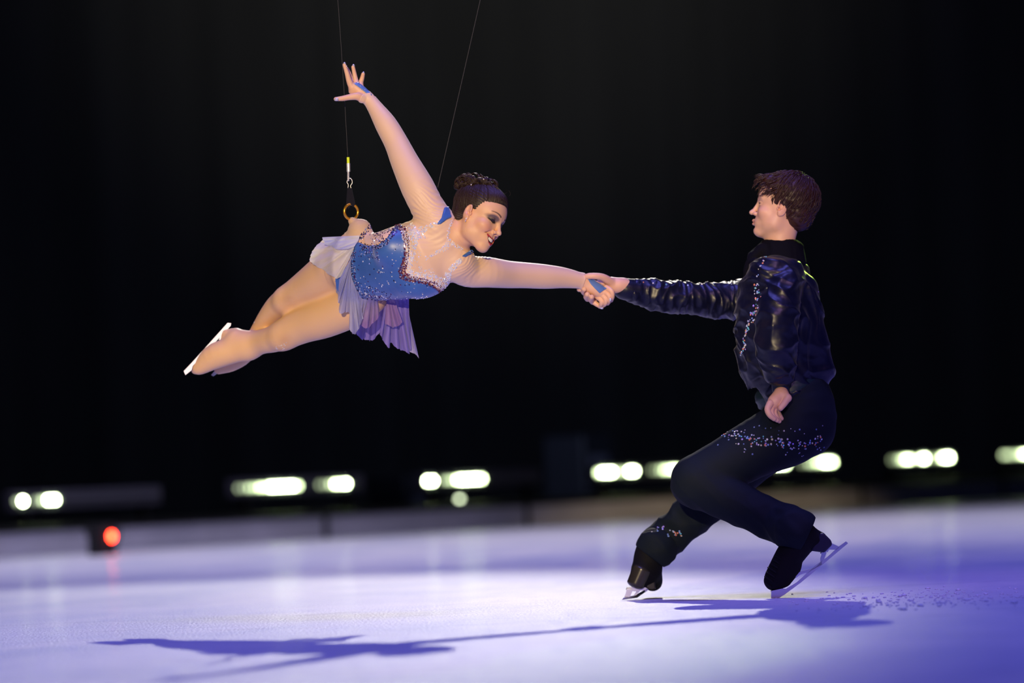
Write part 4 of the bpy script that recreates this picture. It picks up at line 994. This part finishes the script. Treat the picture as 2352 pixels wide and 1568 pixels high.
V_, F_ = keep(V, F, ok)
shirt = build('shirt', V_, F_, M['satin'], man, solid=.002); shirt['label'] = 'navy blue satin shirt with full sleeves'
sb = make_bvh(V_, F_)
S = Solid()
S.chain([(1462, 668, .25, 27), (1440, 664.5, .238, 25.5), (1433, 663, .236, 25)], None, .004)
V, F = S.mesh(.003); build('cuff', V, F, M['satin'], man)
S = Solid(); S.chain([(1793, 868, .08, 23), (1793, 893, .082, 20)], None, .004); V, F = S.mesh(.003); build('cuff', V, F, M['satin'], man)
S = Solid()
S.chain([(1797, 563, .28, 46, 48), (1794, 596, .28, 56, 58)], np.array([.0, .0, 1.0]), .01)
S.chain([(1755, 572, .28, 16), (1740, 590, .28, 20)], None, .01)
S.chain([(1750, 575, .25, 15), (1728, 600, .25, 13), (1722, 625, .25, 14), (1715, 648, .25, 9)], None, .012)
S.ell(P(1735, 606, .22), AX, [R(15), R(13), R(16)], .008); S.ell(P(1729, 590, .27), AX, [R(12), R(12), R(22)], .008)
S.chain([(1790, 505, .28, 50, 60), (1778, 542, .28, 41, 44)], T, .004, sub=True)
V, F = S.mesh(.003); N = normals(V, F); V = V+N*(.002*ridged(V, (40, 14, 30), 6))[:, None]
build('collar', V, F, M['collar'], man)['label'] = 'black collar with a ruffled neck bow'

# trousers
S = Solid()
S.chain([(1822, 895, .26, 100, 80), (1832, 930, .26, 112, 84), (1838, 965, .25, 116, 84)], T, .03)
S.chain([(1850, 985, .18, 66), (1800, 1000, .15, 74), (1730, 1032, .13, 66), (1660, 1070, .11, 60), (1600, 1103, .10, 58)], None, .03)
S.chain([(1855, 980, .22, 62), (1820, 985, .20, 70)], None, .03)
S.chain([(1600, 1108, .09, 56), (1670, 1142, .06, 50), (1730, 1172, .03, 45), (1790, 1200, .0, 46), (1825, 1215, dnear, 48), (1840, 1222, dnear, 44)], None, .02)
S.chain([(1820, 980, .34, 66), (1740, 1040, .40, 60), (1655, 1110, .45, 55), (1610, 1160, .47, 50), (1565, 1205, .49, 44), (1525, 1240, .51, 42), (1508, 1258, dfar, 43)], None, .02)
S.chain([(1520, 1255, dfar, 24), (1538, 1276, dfar, 9)], None, .01)
V, F = S.mesh(.005); N = normals(V, F); px = to_px(V)
w1 = ridged(V, (8, 14, 8), 7); sk = V.copy(); sk[:, 0] += V[:, 1]*.9; w4 = ridged(sk, (18, 6, 12), 8)
low = np.clip((px[:, 1]-1060)/120, .15, 1)
V = V+N*(low*(.0055*w4+.0035*w1))[:, None]
# hems cut off square
an = P(1842, 1232, dnear); dn = P(1842, 1232, dnear)-P(1720, 1172, dnear); dn /= np.linalg.norm(dn)
af = P(1500, 1270, dfar); df_ = P(1500, 1270, dfar)-P(1560, 1190, dfar); df_ /= np.linalg.norm(df_)
pxm = to_px(V); nl = (pxm[:, 0] > 1700) & (pxm[:, 1] > 1120); fl = (pxm[:, 0] < 1600) & (pxm[:, 1] > 1180)
sn_ = (V-an)@dn-.012; sf_ = (V-af)@df_-.016-.02*(V-af)[:, 1]*-1
V, F = keep(V, F, ~((sn_ > .006) & nl) & ~((sf_ > .006) & fl))
pxm = to_px(V); nl = (pxm[:, 0] > 1700) & (pxm[:, 1] > 1120); fl = (pxm[:, 0] < 1600) & (pxm[:, 1] > 1180)
sn_ = np.where(nl, np.maximum((V-an)@dn-.012, 0), 0); V = V-dn*sn_[:, None]
sf_ = np.where(fl, np.maximum((V-af)@df_-.016-.02*(V-af)[:, 1]*-1, 0), 0); V = V-df_*sf_[:, None]
tr = build('trousers', V, F, M['wool'], man, solid=.0025); tr['label'] = 'dark blue green trousers with a band of crystals'
tb = make_bvh(V, F)
S = Solid(); S.chain([(1806, 885, .26, 103, 78), (1812, 897, .26, 104, 80)], T, .01); V, F = S.mesh(.005); N = normals(V, F)
V = V+N*(.003*ridged(V, (6, 50, 6), 9))[:, None]; build('waistband', V, F, M['belt'], man)

rain = [(.9, .9, 1), (.8, .85, 1), (.95, .95, .7), (.3, .5, 1), (.5, .35, 1), (.2, .7, .8), (1, .35, .2), (.6, .7, .9), (.5, .6, .9)]
dim = [(.25, .35, .7), (.35, .45, .8), (.5, .5, .7), (.2, .3, .6)]
pts = band([(1600, 1008), (1640, 1003), (1690, 1000), (1740, 1012), (1790, 1016), (1840, 1024), (1890, 1010)], [6, 8, 11, 12, 12, 10, 8], 130, 1.3)+band([(1570, 1050), (1595, 1018), (1620, 1005)], 4, 14)
stones('trouser_crystals', tb, pts, tr, 2.3, rain, 'band of coloured crystals across the thigh')
stones('trouser_crystals', tb, band([(1600, 1000), (1700, 1005), (1800, 1018), (1895, 1005)], [20, 34, 36, 30], 60), tr, 2.0, dim+rain[:3])
stones('hem_crystals', tb, band([(1495, 1218), (1520, 1216), (1545, 1226), (1568, 1222)], 8, 26), tr, 2.3, rain)
pts = band([(1757, 594), (1745, 612), (1738, 640), (1738, 665), (1740, 690), (1732, 715), (1724, 740), (1712, 770), (1708, 800), (1700, 815)], [2, 2, 4, 6, 8, 8, 7, 5, 5, 3], 95)+band([(1755, 592), (1790, 568), (1830, 574)], 2, 10)
stones('shirt_crystals', sb, pts, shirt, 2.3, rain, 'coloured crystals down the front of the shirt')
stones('sleeve_crystals', sb, [(1500, 650), (1530, 653), (1580, 655), (1612, 652), (1640, 651), (1680, 652), (1862, 615), (1875, 640), (1880, 655), (1478, 648), (1880, 670), (1852, 590)], shirt, 2.0, rain)

# near boot and blade
S = Solid()
S.chain([(1822, 1212, dnear, 37), (1838, 1236, dnear, 36), (1812, 1278, dnear, 32), (1786, 1322, dnear, 28), (1777, 1333, dnear, 24)], None, .015)
S.chain([(1838, 1232, dnear, 34), (1880, 1240, dnear, 21)], None, .015)
S.chain([(1815, 1300, dnear, 26), (1800, 1328, dnear, 20)], None, .012)
V, F = S.mesh(.0028); V = V+normals(V, F)*(.0006*ridged(V, (30, 30, 30), 3))[:, None]
boot = build('boot', V, F, M['boot'], man); boot['label'] = 'black skating boot with laces under a cover'; bb = make_bvh(V, F)
mb = MB()
for i in range(7):
    t = i/6; x, y = 1776-(22*t), 1272+62*t
    L = []
    for j in range(6):
        p, n = hit(bb, x+j*4.0-1, y+j*2.6)
        if p is not None: L.append(p-np.array([0, 0, .0005]))
    if len(L) > 2: tube(mb, L, .0030, 6)
mb.build('laces', M['boot'], boot)
mb = MB(); poly = [(1864, 1256), (1882, 1224), (1890, 1222), (1908, 1240), (1910, 1250), (1892, 1268), (1878, 1266), (1862, 1264)]; prism(mb, poly, dnear, .062); o = mb.build('heel', M['heel'], boot, smooth=False)
bv = o.modifiers.new('bevel', 'BEVEL'); bv.width = .006; bv.segments = 3
mb = MB(); t_ = .004
prism(mb, [(1771, 1373), (1789, 1373), (1802, 1365), (1840, 1337), (1880, 1304), (1948, 1247), (1943, 1243), (1925, 1256), (1900, 1279), (1885, 1290), (1871, 1300), (1850, 1319), (1830, 1337), (1806, 1351), (1796, 1352), (1771, 1357)], dnear, t_)
prism(mb, [(1834, 1312), (1853, 1308), (1867, 1305), (1878, 1298), (1888, 1286), (1888, 1296), (1870, 1306), (1854, 1316), (1850, 1315), (1834, 1321)], dnear, t_)
prism(mb, [(1889, 1268), (1896, 1264), (1898, 1270), (1893, 1284), (1884, 1290), (1884, 1282)], dnear, t_)
prism(mb, [(1898, 1266), (1910, 1247), (1928, 1255), (1922, 1262), (1904, 1262), (1901, 1268)], dnear, t_)
prism(mb, [(1824, 1320), (1836, 1312), (1838, 1318), (1828, 1326)], dnear, .030); prism(mb, [(1884, 1270), (1906, 1252), (1909, 1256), (1888, 1274)], dnear, .030); prism(mb, [(1770, 1356), (1798, 1350), (1800, 1354), (1772, 1361)], dnear, .036)
bl = mb.build('skate_blade', M['steel'], boot, smooth=False)

# far boot seen from its heel, toe pointing away
S = Solid()
S.chain([(1502, 1246, dfar, 34), (1490, 1278, dfar, 34), (1485, 1310, dfar, 32)], None, .015)
S.chain([(1478, 1312, dfar-.02, 30), (1468, 1330, dfar-.03, 24)], None, .012)
S.chain([(1488, 1305, dfar, 32), (1498, 1332, dfar+.07, 24), (1500, 1336, dfar+.14, 20)], None, .015)
V, F = S.mesh(.0028); boot = build('boot', V, F, M['boot'], man); boot['label'] = 'black skating boot standing on its blade, heel towards the viewer'
S = Solid(); S.chain([(1474, 1308, dfar-.045, 24, 22), (1459, 1342, dfar-.05, 21, 20)], T, .008)
S.chain([(1470, 1368, dfar-.1, 12), (1500, 1352, dfar+.1, 12)], None, .004, sub=True)
V, F = S.mesh(.0028); build('heel', V, F, M['boot_gloss'], boot)['label'] = 'glossy dark brown heel'
mb = MB(); prism(mb, [(1470, 1338), (1492, 1312), (1502, 1322), (1506, 1352), (1496, 1354), (1478, 1346)], dfar+.005, .05); o = mb.build('sole', M['boot_gloss'], boot, smooth=False); bv = o.modifiers.new('bevel', 'BEVEL'); bv.width = .005; bv.segments = 3
mb = MB()
pr = [(1429, 1377), (1432, 1372), (1460, 1366), (1484, 1352), (1487, 1356), (1464, 1372)]; prism(mb, pr, 0, .004, [dfar-.10, dfar-.10, dfar, dfar+.12, dfar+.12, dfar])
prism(mb, [(1434, 1372), (1440, 1352), (1454, 1354), (1447, 1370)], dfar-.06, .006); prism(mb, [(1455, 1368), (1470, 1346), (1476, 1349), (1462, 1366)], dfar-.01, .006)
prism(mb, [(1438, 1354), (1440, 1348), (1474, 1344), (1486, 1350), (1482, 1354), (1458, 1357)], dfar-.02, .04); prism(mb, [(1480, 1358), (1486, 1350), (1490, 1352), (1484, 1358)], dfar+.06, .006)
mb.build('skate_blade', M['steel'], boot, smooth=False)

for o in bpy.data.objects:
    if '_loc' in o: del o['_loc']
